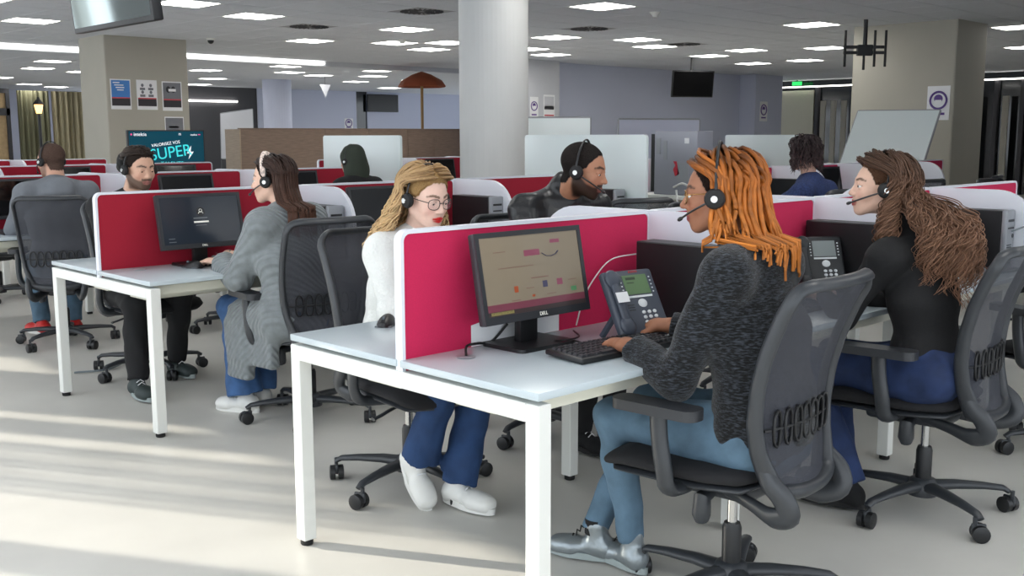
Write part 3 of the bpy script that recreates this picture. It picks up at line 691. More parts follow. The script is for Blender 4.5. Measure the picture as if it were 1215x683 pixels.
for proto in (CHAIR, MON, TOW):
    for ch in list(proto.children):
        for g in list(ch.children): bpy.data.objects.remove(g)
        bpy.data.objects.remove(ch)
    bpy.data.objects.remove(proto)
# ------------------------------------------------------------------ people: implicit surfaces meshed with surface nets
A3 = lambda p: np.array(p, dtype=np.float32)
def nrm(v): v = np.asarray(v, float); return v/np.linalg.norm(v)
def field(prims, res, lo, hi, ripple=None):
    lo = np.asarray(lo, float); hi = np.asarray(hi, float); n = np.ceil((hi-lo)/res).astype(int)+1
    ax = [lo[i]+res*np.arange(n[i]) for i in range(3)]
    D = np.full(n, .5, np.float32)
    for p in prims:
        op, kind, k = 'u', p[0], p[-1]
        if kind[0] == '-': op, kind = 's', kind[1:]
        if kind == 'c' or kind == 'l':
            a, b = np.asarray(p[1], float), np.asarray(p[2], float); ra, rb = p[3], p[4]; w = max(ra, rb)*(max(1, p[6]) if kind == 'l' else 1)
            bl, bh = np.minimum(a,b)-w, np.maximum(a,b)+w
        elif kind == 'e': a = np.asarray(p[1], float); w = max(p[2]); bl, bh = a-w, a+w
        else: a = np.asarray(p[1], float); w = np.linalg.norm(p[2])+p[4]; bl, bh = a-w, a+w
        mg = k*1.2+3*res
        i0 = np.clip(np.floor((bl-mg-lo)/res).astype(int), 0, n); i1 = np.clip(np.ceil((bh+mg-lo)/res).astype(int)+1, 0, n)
        if np.any(i1 <= i0): continue
        sl = tuple(slice(i0[q], i1[q]) for q in range(3))
        X = (ax[0][sl[0]]-a[0]).astype(np.float32)[:,None,None]; Y = (ax[1][sl[1]]-a[1]).astype(np.float32)[None,:,None]; Z = (ax[2][sl[2]]-a[2]).astype(np.float32)[None,None,:]
        if kind in ('c','l'):
            e = (b-a).astype(np.float32); L2 = float(e@e)+1e-12
            t = np.clip((X*e[0]+Y*e[1]+Z*e[2])/L2, 0, 1)
            qx, qy, qz = X-t*e[0], Y-t*e[1], Z-t*e[2]; q2 = qx*qx+qy*qy+qz*qz
            if kind == 'l':
                s_ = p[5]; l = qx*s_[0]+qy*s_[1]+qz*s_[2]; q2 = q2-l*l*(1-1/p[6]**2)
            d = np.sqrt(np.maximum(q2, 1e-12))-(ra+t*(rb-ra))
        elif kind == 'e':
            R = p[3]; r = p[2]
            if R is None: u, v, w_ = X, Y, Z
            else: u, v, w_ = [X*R[0][q]+Y*R[1][q]+Z*R[2][q] for q in range(3)]
            k0 = np.sqrt((u/r[0])**2+(v/r[1])**2+(w_/r[2])**2); k1 = np.sqrt((u/r[0]**2)**2+(v/r[1]**2)**2+(w_/r[2]**2)**2)+1e-6
            d = k0*(k0-1)/k1
        else:
            R = p[3]; h = p[2]
            if R is None: u, v, w_ = X+0*Y+0*Z, Y+0*X+0*Z, Z+0*X+0*Y
            else: u, v, w_ = [X*R[0][q]+Y*R[1][q]+Z*R[2][q] for q in range(3)]
            ux, vx, wx = np.abs(u)-h[0], np.abs(v)-h[1], np.abs(w_)-h[2]
            d = np.sqrt(np.maximum(ux,0)**2+np.maximum(vx,0)**2+np.maximum(wx,0)**2)+np.minimum(np.maximum(ux,np.maximum(vx,wx)),0)-p[4]
        o = D[sl]
        if op == 'u': h_ = np.clip(.5+.5*(o-d)/k, 0, 1); D[sl] = o+(d-o)*h_-k*h_*(1-h_)
        else: h_ = np.clip(.5-.5*(o+d)/k, 0, 1); D[sl] = o+(-d-o)*h_+k*h_*(1-h_)
    if ripple: D += ripple(ax[0][:,None,None], ax[1][None,:,None], ax[2][None,None,:]).astype(np.float32)
    return D, lo
_cor = np.array([[i,j,k] for i in (0,1) for j in (0,1) for k in (0,1)])
_edg = [(a,b) for a in range(8) for b in range(a+1,8) if np.abs(_cor[a]-_cor[b]).sum() == 1]
def nets(D, lo, res):
    s_ = D < 0; c = np.stack([s_[i:D.shape[0]-1+i, j:D.shape[1]-1+j, k:D.shape[2]-1+k] for i,j,k in _cor]); n_in = c.sum(0)
    mask = (n_in > 0) & (n_in < 8); idx = np.full(mask.shape, -1, np.int64); cells = np.argwhere(mask); idx[mask] = np.arange(len(cells))
    val = np.stack([D[cells[:,0]+i, cells[:,1]+j, cells[:,2]+k] for i,j,k in _cor], 1); P = np.zeros((len(cells),3)); cnt = np.zeros(len(cells))
    for a, b in _edg:
        va, vb = val[:,a], val[:,b]; m = (va < 0) != (vb < 0); t = np.where(m, va/(va-vb+1e-20), 0)[:,None]
        P += np.where(m[:,None], _cor[a]+(_cor[b]-_cor[a])*t, 0); cnt += m
    V = lo+res*(cells+P/cnt[:,None]); F = []
    for axis in range(3):
        sl0 = [slice(1,-1)]*3; sl1 = [slice(1,-1)]*3; sl0[axis] = slice(0,-1); sl1[axis] = slice(1,None)
        a, b = s_[tuple(sl0)], s_[tuple(sl1)]; e = np.argwhere(a != b)
        if not len(e): continue
        flip = a[tuple(e.T)]; o1, o2 = [q for q in range(3) if q != axis]; base = e.copy(); base[:,o1] += 1; base[:,o2] += 1
        def g(d1, d2): q = base.copy(); q[:,o1] += d1; q[:,o2] += d2; return idx[tuple(q.T)]
        Q = np.stack([g(-1,-1), g(0,-1), g(0,0), g(-1,0)], 1)
        if axis == 1: flip = ~flip
        Q = np.where(flip[:,None], Q, Q[:,::-1]); F.append(Q)
    return V, np.concatenate(F)
def sdf_mesh(prims, res, ripple=None):
    lo = np.full(3, 9e9); hi = -lo
    for p in prims:
        if p[0][0] == '-': continue
        if p[0] in 'cl':
            w = max(p[3],p[4])*(max(1,p[6]) if p[0] == 'l' else 1); lo = np.minimum(lo, np.minimum(p[1],p[2])-w); hi = np.maximum(hi, np.maximum(p[1],p[2])+w)
        else:
            w = max(p[2]) if p[0] == 'e' else np.linalg.norm(p[2])+p[4]; lo = np.minimum(lo, np.asarray(p[1])-w); hi = np.maximum(hi, np.asarray(p[1])+w)
    D, l = field(prims, res, lo-3*res, hi+3*res, ripple); return nets(D, l, res)
def np_obj(name, blocks, m, parent=None, cols=None, org=(0,0,0)):
    # blocks: list of (V, F); one mesh
    off = 0; VV = []; FF = []
    for V, F in blocks: VV.append(V); FF.append(F+off); off += len(V)
    V = np.concatenate(VV)-np.asarray(org); F = np.concatenate(FF)
    me = bpy.data.meshes.new(name); nv, nf = len(V), len(F); k = F.shape[1]
    me.vertices.add(nv); me.vertices.foreach_set('co', V.astype(np.float32).ravel())
    me.loops.add(nf*k); me.loops.foreach_set('vertex_index', F.astype(np.int32).ravel())
    me.polygons.add(nf); me.polygons.foreach_set('loop_start', np.arange(0, nf*k, k, dtype=np.int32))
    me.polygons.foreach_set('use_smooth', np.ones(nf, bool)); me.update(calc_edges=True); me.validate()
    if cols is not None:
        ca = me.color_attributes.new('Col', 'FLOAT_COLOR', 'POINT'); ca.data.foreach_set('color', np.concatenate([cols, np.ones((nv,1))], 1).astype(np.float32).ravel())
    me.materials.append(M[m]); return link(name, me, parent)
def vnormals(V, F):
    n = np.cross(V[F[:,2]]-V[F[:,0]], V[F[:,3]]-V[F[:,1]]); N = np.zeros_like(V)
    for q in range(4): np.add.at(N, F[:,q], n)
    return N/(np.linalg.norm(N, axis=1, keepdims=True)+1e-12)
def segd(P, a, b):
    a, b = np.asarray(a,float), np.asarray(b,float); e = b-a; t = np.clip(((P-a)@e)/(e@e), 0, 1); return np.linalg.norm(P-a-t[:,None]*e, axis=1)
def sstep(x, a, b): t = np.clip((x-a)/(b-a), 0, 1); return t*t*(3-2*t)

def head_local(male=False, eye_close=0, jaw=1.0, nose=1.0):
    P = [('e',(0,-.012,.040),(.073,.092,.078),None,.01),('e',(0,.030,-.015),(.059,.064,.085),None,.03)]
    for s_ in (-1,1):
        P += [('c',(s_*.048,-.005,-.045),(s_*.018,.060,-.088*jaw),.021,.016,.028),('e',(s_*.036,.057,-.024),(.022,.02,.02),None,.022),
              ('c',(s_*.042,.063,.028),(s_*.010,.081,.026),.008,.008,.014)]
    P += [('e',(0,.068,-.093*jaw),(.018,.015,.014),None,.02),('e',(0,.072,-.056),(.03,.02,.026),None,.02)]
    for s_ in (-1,1): P.append(('-e',(s_*.032,.094,.008),(.018,.014,.0105),None,.012))
    P += [('c',(0,.083,.016),(0,.086+.018*nose,-.023),.0058,.0092,.011),('e',(0,.086+.017*nose,-.027),(.0105*nose,.0095,.008),None,.007)]
    for s_ in (-1,1): P.append(('e',(s_*.012*nose,.092,-.030),(.0075,.010,.0065),None,.007))
    P += [('c',(-.021,.081,-.0585),(0,.0925,-.0545),.0048,.0058,.005),('c',(.021,.081,-.0585),(0,.0925,-.0545),.0048,.0058,.005),('c',(-.018,.080,-.0665),(0,.0905,-.0675),.005,.0066,.005),('c',(.018,.080,-.0665),(0,.0905,-.0675),.005,.0066,.005)]
    for s_ in (-1,1):
        P += [('e',(s_*.0315,.0745,.012+.001-.006*eye_close),(.0155,.0145,.010+.004*eye_close),None,.004),('e',(s_*.0315,.073,-.004),(.0155,.0135,.007),None,.004),
              ('e',(s_*.073,-.010,-.001),(.009,.019,.031),None,.008),('-e',(s_*.0845,-.006,.003),(.006,.010,.017),None,.005)]
    return P
def xf_prims(P, R, c, s):
    # move local head prims to world: R columns = right, fwd, up
    out = []
    f = lambda q: tuple(c+R@(np.asarray(q)*s))
    for p in P:
        if p[0].strip('-') == 'c': out.append((p[0], f(p[1]), f(p[2]), p[3]*s, p[4]*s, p[5]*s))
        else: out.append((p[0], f(p[1]), tuple(x*s for x in p[2]), R, p[4]*s))
    return out
def rot_head(yaw, pitch, roll=0):
    y, p, r = (math.radians(a) for a in (yaw, pitch, roll))
    return np.array(Matrix.Rotation(y,3,'Z') @ Matrix.Rotation(p,3,'X') @ Matrix.Rotation(r,3,'Y'))
def hair_line(q):   # >0 on the scalp, in head-local coordinates
    z0 = np.interp(q[:,1], [-.12,-.05,-.03,-.012,.012,.03,.045,.062,.1], [-.075,-.06,-.03,.02,.012,.018,.05,.078,.088])
    return q[:,2]-z0
def strands(paths, rad, n=5, taper=.35):
    S, K, _ = paths.shape; T = np.gradient(paths, axis=1); T /= np.linalg.norm(T, axis=2, keepdims=True)+1e-9
    ref = np.array([.31,.27,.91]); N = np.cross(T, ref); N /= np.linalg.norm(N, axis=2, keepdims=True)+1e-9; B = np.cross(T, N)
    t = np.linspace(0,1,K); rr = rad[:,None]*(1-(1-taper)*sstep(t,.7,1))[None,:]*(.55+.45*sstep(t,0,.08))[None,:]
    a = 2*PI*np.arange(n)/n
    V = paths[:,:,None,:]+rr[:,:,None,None]*(N[:,:,None,:]*np.cos(a)[:,None]+B[:,:,None,:]*np.sin(a)[:,None])
    V = V.reshape(-1,3); i = np.arange(S)[:,None,None]*K*n; j = np.arange(K-1)[None,:,None]*n; k = np.arange(n)[None,None,:]; k2 = (k+1) % n
    F = np.stack([i+j+k, i+j+k2, i+j+n+k2, i+j+n+k], -1).reshape(-1,4); return V, F
def hair_paths(S, K, el_rng, zend, azmin=78, off=.012, push=None, seed=1, part=0, flare=.0, az_rng=(0,180), drift=15, hang_in=.25, rnd=.012, zvar=.018):
    g = np.random.default_rng(seed); sx = np.where(g.random(S) < .5, -1, 1)
    az0 = np.radians(g.uniform(az_rng[0], az_rng[1], S)); el0 = np.radians(g.uniform(el_rng[0], el_rng[1], S))
    el0 = np.maximum(el0, np.radians(np.interp(np.degrees(az0),[0,45,70,95,115],[50,46,34,10,-10])))
    az1 = np.maximum(az0, np.radians(azmin)); az1 = np.minimum(az1+np.radians(drift)*g.random(S)*(az1 < 2.6), PI*.99)
    o = off+rnd*g.random(S); u = np.linspace(0,1,K)
    zt = np.array([zend(np.degrees(a)) for a in az1])*(1+.0*sx)+g.normal(0,zvar,S)
    top = .42; P = np.zeros((S,K,3))
    for q in range(K):
        t = u[q]
        s_ = np.clip(t/top, 0, 1); e = el0+(-.12-el0)*(s_**1.15); a = az0+(az1-az0)*sstep(s_,0,.75)
        lift = .004+o*sstep(s_,0,.3)+.008*np.sin(s_*PI)
        x = sx*np.sin(a)*np.cos(e)*(.078+lift); y = -.012+np.cos(a)*np.cos(e)*(.096+lift); z = .032+np.sin(e)*(.084+lift)
        if t > top:
            h = (t-top)/(1-top); z = z+(zt-z)*h; f = 1+flare*h; x = x*f; y = -.012+(y+.012)*f
        P[:,q] = np.stack([x+part*(1-s_), y, z], 1)
    if push is not None: P = push(P, az1, sx)
    return P, u, sx, az1
def drape(P, W, Rb, c, back=.14, side=.04):
    # whole lower parts of strands swing behind (or in front of) the shoulders
    fy = Rb[:,1]; sx = Rb[:,0]; h = np.clip((c[2]-.03-P[:,:,2])/.22, 0, 1)**1.2; k = P.shape[1]*6//10
    yb = (P[:,k]-W['nkb'])@fy; xb = (P[:,k]-W['nkb'])@sx
    sh = (-back+(back+.03)*sstep(yb,-.06,.10))[:,None]*h; sd = np.sign(xb)[:,None]*side*h
    return P+sh[:,:,None]*fy+sd[:,:,None]*sx
def fall(P, u, W, Rb, R, c, a=.165, b=.185, bf=.13, top=.42, seed=0):
    # the hanging part of each strand swings out to a ring around the torso, in front of or behind the shoulder
    sx, fy = Rb[:,0], Rb[:,1]; k = int(np.argmax(u >= top)); g = np.random.default_rng(seed); E = P[:,k]-c; th = np.degrees(np.arctan2(np.abs(E@R[:,0]), -(E@R[:,1]))); sg = np.sign(E@R[:,0])
    th = np.where(th < 66, th*.95, 120+(th-66)*.6)+g.normal(0,6,len(P)); t = np.radians(th); rr = g.uniform(.92,1.12,len(P)); yy = -np.cos(t)
    tgt = np.outer(sg*np.sin(t)*a*rr, sx)+np.outer(np.where(yy < 0, yy*b, yy*bf)*rr, fy)+W['nkb']
    h = np.clip((u-top)/(1-top), 0, 1); w = sstep(h, 0, .62)[None,:,None]; Q = P.copy(); Q[:,:,:2] = P[:,:,:2]*(1-w)+tgt[:,None,:2]*w; return Q
def unclip(P, W, sx, m=.012):
    # push hair points out of the shoulders and torso
    shp = P.shape; Q = P.reshape(-1,3).copy(); sp = W['nkb']-W['pel']
    fy = np.array([-sx[1], sx[0], 0.])
    for a, b, ra, rb, kx in ((W['pel']+sp*.1, W['pel']+sp*.52, .118, .122, 1.34),(W['pel']+sp*.52, W['pel']+sp*.86, .127, .112, 1.42),(W['shL'], W['nkb']-[0,0,.02], .074, .08, 1),(W['shR'], W['nkb']-[0,0,.02], .074, .08, 1)):
        e = b-a; t = np.clip(((Q-a)@e)/(e@e), 0, 1); q = Q-a-t[:,None]*e; r = ra+t*(rb-ra)+m
        if kx > 1:   # torso: move backwards (or forwards) only, so the hair is not parted
            l = (q@sx)/kx; need = np.sqrt(np.maximum(r*r-l*l, 0)); f = q@fy; ins = (np.abs(f) < need) & (np.abs(q[:,2]) < .1); tgt = np.where(f < .05, -need, need)
            Q = Q+np.where(ins, tgt-f, 0)[:,None]*fy
        else:
            d = np.linalg.norm(q, axis=1)+1e-9; f = np.where(d < r, r/d, 1.0); Q = Q+q*(f-1)[:,None]
    return Q.reshape(shp)
def loc_headset(R, c, s, name_label, side=-1, off=.012, boom=True, silver=True, wide=0, mic=(-.022,.118,-.066)):
    t = thing('headset', name_label, 'headset', tuple(c), 0, 'headsets'); q = lambda v: Vector(R@(np.asarray(v)*s))
    w = .084+off*.8+wide; h = .122+off
    arc_ = [q((w*math.cos(a), -.004-.01*math.sin(a), .0+(h)*math.sin(a)**.9 if a not in (0,PI) else .0)) for a in np.linspace(0, PI, 25)]
    MB().tube(arc_, .0055*s, 8, flat=.6).build('headband','black_plastic',t,80)
    for sd in (-1,1):
        a, b = q((sd*(w-.014),0,-.004)), q((sd*(w+.008),0,-.004)); cu = MB()
        cu.tube([a, a.lerp(b,.5), b, b+(b-a)*.25],[.027*s,.031*s,.026*s,.014*s],18); o = cu.build('ear_cushion','rubber',t)
        if silver: MB().tube([b+(b-a)*.1, b+(b-a)*.45],[.012*s,.010*s],14).build('cap','chrome',o)
    if boom:
        b0 = q((side*(w+.012),.004,-.006)); m1 = q((side*(w*.75),.065,-.035)); m2 = q((mic[0] if side < 0 else -mic[0],mic[1],mic[2])); P = bez([b0,m1,m2],20)
        MB().tube(P,.0034*s,8).tube([P[-3],P[-2],P[-1],P[-1]+(P[-1]-P[-2])*.6],[.004*s,.0065*s,.0065*s,.004*s],8).build('microphone_boom','dark_metal',t,80)
    return t
def hand_prims(w, d, n, side, curl=.5, spread=1.0, s=1.0):
    # w wrist, d pointing direction, n back-of-hand normal, side = direction of the thumb
    w, d, n, sd = np.asarray(w,float), nrm(d), np.asarray(n,float), np.asarray(side,float)
    n = nrm(n-d*(n@d)); sd = nrm(sd-d*(sd@d)-n*(sd@n)); P = [('l',w-d*.03,w+d*.015,.024*s,.022*s,sd,1.25,.02),('l',w+d*.02*s,w+d*.082*s,.0165*s,.0155*s,sd,2.1,.018)]
    for o, L in ((.029,.070),(.010,.079),(-.010,.073),(-.028,.057)):
        a = w+d*(.086-abs(o)*.25)*s+sd*o*s*1.05; ang = .12+.12*curl
        for i, f in enumerate((.46,.30,.24)):
            ang += curl*(.42,.75,.5)[i]; v = d*math.cos(ang)-n*math.sin(ang)+sd*o*1.6*spread*(1 if i == 0 else .5); v = nrm(v); b = a+v*L*f*s
            P.append(('c',a,b,(.0088,.0080,.0072)[i]*s,(.0080,.0072,.0064)[i]*s,.006)); a = b
    a = w+d*.018*s+sd*.022*s-n*.006
    for v, L, r0, r1 in ((d*.55+sd*.75-n*.35,.042,.0135,.0105),(d*.85+sd*.35-n*.4,.032,.0102,.0088),(d*.95-sd*.02-n*.35,.026,.0088,.0070)):
        b = a+nrm(v)*L*s; P.append(('c',a,b,r0*s,r1*s,.008)); a = b
    return P
def shoe(parent, ank, yaw, m, sole='sole_white', pitch=0, s=1.0, high=False, laces=True, lacem='paper_white', name='shoe'):
    R = rot_head(yaw, pitch); c = np.asarray(ank, float); q = lambda v: tuple(c+R@(np.asarray(v,float)*s)); sx = R[:,0]; up = R[:,2]
    P = [('l',q((0,-.03,-.045)),q((0,.08,-.052)),.036*s,.031*s,sx,1.12,.02),('l',q((0,.09,-.056)),q((0,.148,-.058)),.034*s,.030*s,sx,1.35,.03),('c',q((0,-.012,-.03)),q((0,-.004,.005 if not high else .035)),.039*s,(.036 if not high else .041)*s,.03),('e',q((0,.12,-.052)),(.043*s,.05*s,.031*s),R,.02),('e',q((0,-.045,-.05)),(.034*s,.026*s,.04*s),R,.02),
         ('-b',q((0,.05,-.13)),(.2,.3,.05),R,0,.004)]
    o = np_obj(name, [sdf_mesh(P, .0055)], m, parent)
    out = []
    for i in range(28):
        a = 2*PI*i/28; x, y = math.sin(a), math.cos(a); out.append((.043*x*(1-.12*(y < 0)), .052+.133*y))
    V = [q((x,y,-.088)) for x,y in out]+[q((x*1.03,y*1.015+.0005,-.064)) for x,y in out]; n = 28
    MB().add(V, [tuple(range(n)), tuple(range(2*n-1,n-1,-1))]+[(i,(i+1) % n,(i+1) % n+n,i+n) for i in range(n)]).build('sole', sole, o, 50)
    if laces:
        lc = MB()
        for i in range(5):
            y = (.035+i*.018) if not high else (.036+i*.015); z = (.006-.012*i) if not high else (.04-.017*i); lc.tube([q((-.02,y,z-.012)),q((0,y+.004,z+.002)),q((.02,y,z-.012))], .0026*s, 6)
        lc.build('laces', lacem, o, 80)
    return o
mat('skin', (200,160,140), .5, attr=True, spec=.35, var=.04, vscale=60)
mat('eye_white', (228,224,220), .2); mat('iris_brown', (50,32,22), .15); mat('hair', (80,60,40), .5, attr=True, spec=.3); mat('hair_short', (80,60,40), .9, attr=True, spec=.15, bump=.8, bscale=260)
mat('sole_white', (226,226,222), .6); mat('sole_grey', (150,160,160), .6)
def ripple_fn(amp, f, seed=0):
    g = np.random.default_rng(seed); W = g.normal(0,1,(4,3)); W /= np.linalg.norm(W,axis=1,keepdims=True)
    def r(x, y, z):
        o = 0
        for i,(fx,w) in enumerate(((f,1),(f*1.7,.6),(f*.6,1.0),(f*2.6,.35))):
            a = W[i]; o = o+w*np.sin(fx*(a[0]*x+a[1]*y+a[2]*z)+1.7*np.sin(f*.5*(a[1]*x+a[2]*y-a[0]*z)+i))
        return amp*o
    return r
def person(label, base, facing, J, head, skin, male=False, top=None, pants=None, lips=(150,70,70), brow=(40,28,22), beard=None, hands=None, hres=.0038, detail=True, neck_r=.05, eye_close=0, extra_top=(), extra_pants=(), scalp=None, scalp_t=.008, bust=0, nose=1.0, jaw=1.0, top_ripple=(.0022,34), shrink=1.0, groupname='people at the desks'):
    """J: joints in the local frame (x right, y forward, z up) around base; facing = rotation about z in degrees."""
    b = np.array([base[0], base[1], 0.]); Rb = np.array(Rz(math.radians(facing))); W = {k: b+Rb@np.asarray(v,float) for k, v in J.items()}
    sx, fy, up = Rb[:,0], Rb[:,1], np.array([0,0,1.]); R = rot_head(*head[1]); c = b+Rb@np.asarray(head[0],float); R = Rb@R; s = head[2]
    k_ = shrink; mk = 1.08 if male else 1.0
    # --- body
    sp = W['nkb']-W['pel']; lum = W['pel']+sp*.3; rib = W['pel']+sp*.52; chs = W['pel']+sp*.8
    torso = lambda t, hip=1.0: [('l',W['pel']-up*.02,W['pel']+sp*.12,.105*k_+t,.10*k_+t,sx,1.45*hip,.05),('l',W['pel']+sp*.12,rib,.096*k_*mk+t,.10*k_*mk+t,sx,1.32,.06),('l',rib,chs,.105*k_*mk+t,.09*k_*mk+t,sx,1.42,.06),
            ('c',W['shL'],W['nkb']-up*.02,.05*mk+t,.055*mk+t,.05),('c',W['shR'],W['nkb']-up*.02,.05*mk+t,.055*mk+t,.05)]
    arms = lambda t, w=1.0: sum([[('c',W['sh'+q],W['el'+q],.052*mk*k_+t,.040*mk*k_+t,.035),('c',W['el'+q],W['wr'+q],.040*mk*k_+t,.028*mk*k_*w+t,.02)] for q in 'LR'], [])
    lk_ = (pants or {}).get('lk',1.0)*k_
    legs = lambda t: sum([[('l',W['hip'+q]-fy*.03,W['hip'+q]+.35*(W['kn'+q]-W['hip'+q]),.085*lk_+t,.082*lk_+t,sx,1.08,.05),('c',W['hip'+q]+.3*(W['kn'+q]-W['hip'+q]),W['kn'+q],.078*lk_+t,.057*lk_+t,.04)] for q in 'LR'], [])
    shin = lambda t, hem=1.0: sum([[('c',W['kn'+q],W['kn'+q]+.35*(W['an'+q]-W['kn'+q]),.056*lk_+t,.052*lk_+t,.03),('c',W['kn'+q]+.35*(W['an'+q]-W['kn'+q]),W['an'+q],.052*lk_+t,.036*lk_*hem+t,.03)] for q in 'LR'], [])
    Hp = xf_prims(head_local(male, eye_close, jaw, nose), R, c, s)
    nk0 = tuple(c+R@(np.array([0,-.022,-.045])*s)); Hn = [('c',nk0,tuple(W['nkb']+up*.0),neck_r*.98,neck_r*1.12,.03)]
    bl = [sdf_mesh(torso(-.012)+arms(-.004)+legs(-.01)+shin(-.006)+Hn, .014)]
    hv = sdf_mesh(Hp+Hn, hres*s); hands = hands or {}
    if detail:
        for q in 'LR':
            hd = hands.get(q) or (nrm(W['wr'+q]-W['el'+q])*.9+fy*.3, up, (sx if q == 'L' else -sx), .5)
            bl.append(sdf_mesh(hand_prims(W['wr'+q], *hd), .0042))
    base_c = np.array(srgb(skin)); lip_c = np.array(srgb(lips)); brow_c = np.array(srgb(brow))
    cols = [np.tile(base_c, (len(V),1)) for V, _ in bl]
    q = ((hv[0]-c)@R)/s; hc = np.tile(base_c, (len(q),1)).astype(float)
    red = np.exp(-((np.abs(q[:,0])-.04)**2/.0004+(q[:,2]+.03)**2/.0006)); hc *= (1+np.stack([.06*red,-.05*red,-.04*red],1))
    def paint(m_, col): hc[:] = hc*(1-m_[:,None])+np.asarray(col)*m_[:,None]
    if beard:
        bz = np.interp(q[:,1],[-.03,.0,.04,.07,.1],[.0,-.01,-.040,-.052,-.050]); cut_ = np.minimum.reduce([segd(q,(-.021,.081,-.06),(0,.093,-.06)), segd(q,(.021,.081,-.06),(0,.093,-.06))])
        mb_ = sstep(bz-q[:,2],-.006,.008)*sstep(q[:,1],-.03,-.012)*sstep(q[:,2],-.125,-.108)
        mo = (1-sstep(np.abs(q[:,2]+.046-.25*np.abs(q[:,0])*0),.005,.009))*(np.abs(q[:,0]) < .032)*(q[:,1] > .07)
        paint(np.clip(np.maximum(mb_, mo), 0, 1)*beard[1], srgb(beard[0]))
    dl = np.minimum.reduce([segd(q,(-.020,.083,-.0588),(0,.094,-.0555)),segd(q,(.020,.083,-.0588),(0,.094,-.0555)),segd(q,(-.017,.082,-.0662),(0,.092,-.067)),segd(q,(.017,.082,-.0662),(0,.092,-.067))])
    paint(1-sstep(dl,.0065,.0092), lip_c); paint((1-sstep(np.abs(q[:,2]+.0618),.0008,.002))*(np.abs(q[:,0]) < .019)*(q[:,1] > .075)*.75, lip_c*.25)
    for s_ in (-1,1):
        db = np.minimum(segd(q,(s_*.013,.090,.0285),(s_*.034,.082,.034)), segd(q,(s_*.034,.082,.034),(s_*.050,.064,.027))); paint((1-sstep(db,.0035,.0062))*.9, brow_c)
        paint((1-sstep(segd(q,(s_*.018,.084,.0075),(s_*.045,.075,.006)),.0015,.0035))*.55, brow_c*.5)
    hl = hair_line(q)+.0035*np.sin(q[:,0]*310+q[:,2]*170)*np.sin(q[:,1]*290)
    if scalp is not None: paint(sstep(hl,-.004,.004)*(np.abs(q[:,0]) < .0765), srgb(scalp))
    bl.append(hv); cols.append(hc)
    root = np_obj('person', bl, 'skin', None, np.concatenate(cols)); tag(root, label, 'person', groupname)
    for s_ in (-1,1):
        e = np.asarray((s_*.0315,.0765,.0045)); cc_ = c+R@(e*s); mb = MB().ell((0,0,0),(.0116*s,.0116*s,.0116*s),12); o = mb.build('eye','eye_white',root,80,Vector(cc_))
        g = nrm(R[:,1]+R[:,2]*(-.1-.4*eye_close)); MB().ell((0,0,0),(.0058*s,.0058*s,.0058*s),10).build('iris','iris_brown',o,80,Vector(g*.0078*s))
    if scalp is not None and scalp_t:
        m_ = (sstep(hl,-.002,.014)*(1-sstep(np.abs(q[:,0]),.074,.0775)*(np.abs(q[:,1]+.01) < .03)*(q[:,2] < .035))); vis = (hl > -.001)
        F = hv[1][vis[hv[1]].all(1)]; N = vnormals(*hv); V2 = hv[0]+N*(.0006+scalp_t*m_)[:,None]*s
        keep = np.unique(F); mp = np.full(len(V2), -1); mp[keep] = np.arange(len(keep)); g = np.random.default_rng(5)
        np_obj('hair', [(V2[keep], mp[F])], 'hair_short', root, np.tile(np.array(srgb(scalp)), (len(keep),1))*(.8+.4*g.random((len(keep),1))))
    if pants:
        pp = [('l',W['pel']-up*.03,W['pel']+sp*.08,.108*k_+.012,.104*k_+.01,sx,1.45,.05)]+legs(.012)+shin(.010, pants.get('hem',1.0))+list(extra_pants)
        for q_ in 'LR':   # clean hem
            dv = nrm(W['an'+q_]-W['kn'+q_]); z = np.cross(dv, sx); Rm = np.stack([np.cross(z,dv), nrm(z), dv],1); pp.append(('-b', W['an'+q_]+dv*(.065-pants.get('up',0)), (.1,.1,.06), Rm, 0, .004))
        np_obj('trousers' if pants.get('name') is None else pants['name'], [sdf_mesh(pp, pants.get('res',.0085), ripple_fn(.0026,46,3))], pants['m'], root)
    if top:
        tp = torso(top.get('t',.014), top.get('hip',1.0))+arms(top.get('ta',.012), top.get('cuff',1.0))+[('e',W['sh'+q_]-up*.01,(.062*mk,.062*mk,.062*mk),None,.03) for q_ in 'LR']+list(extra_top)
        if bust: tp += [('e',chs-up*.03+fy*.075+sx*s_*.07,(.07,.06*bust,.07),None,.04) for s_ in (-1,1)]
        for q_ in 'LR':
            dv = nrm(W['wr'+q_]-W['el'+q_]); z = np.cross(dv, [0,0,1.]); z = nrm(z); Rm = np.stack([z, np.cross(dv,z), dv],1); tp.append(('-b', W['wr'+q_]+dv*(.05+top.get('cut',0)), (.07,.07,.05), Rm, 0, .004))
        np_obj(top['name'], [sdf_mesh(tp, top.get('res',.0085), ripple_fn(*top_ripple, 4))], top['m'], root)
    return root, W, R, c, s, Rb
def SIT(**kw):
    J = dict(pel=(0,-.13,.565), nkb=(0,-.07,1.055), shL=(-.165,-.08,1.0), shR=(.165,-.08,1.0), elL=(-.22,.08,.74), elR=(.22,.08,.74), wrL=(-.14,.30,.785), wrR=(.14,.30,.785),
             hipL=(-.085,-.1,.545), hipR=(.085,-.1,.545), knL=(-.10,.30,.53), knR=(.10,.30,.53), anL=(-.10,.27,.10), anR=(.10,.27,.10))
    J.update(kw); return J
mat('sweater_slate', (40,44,50), .95, var=1.5, vscale=60, stretch=(1,1,4), bump=.5, bscale=160, sheen=.2, detail=6)
mat('denim_light', (84,110,130), .85, var=.28, vscale=9, bump=.15, bscale=300); mat('denim_dark', (28,46,84), .85, var=.22, vscale=16, bump=.15, bscale=300); mat('denim_mid', (58,92,138), .85, var=.25, vscale=14, bump=.15, bscale=300); mat('denim_navy', (30,58,98), .85, var=.2, vscale=14, bump=.15, bscale=300)
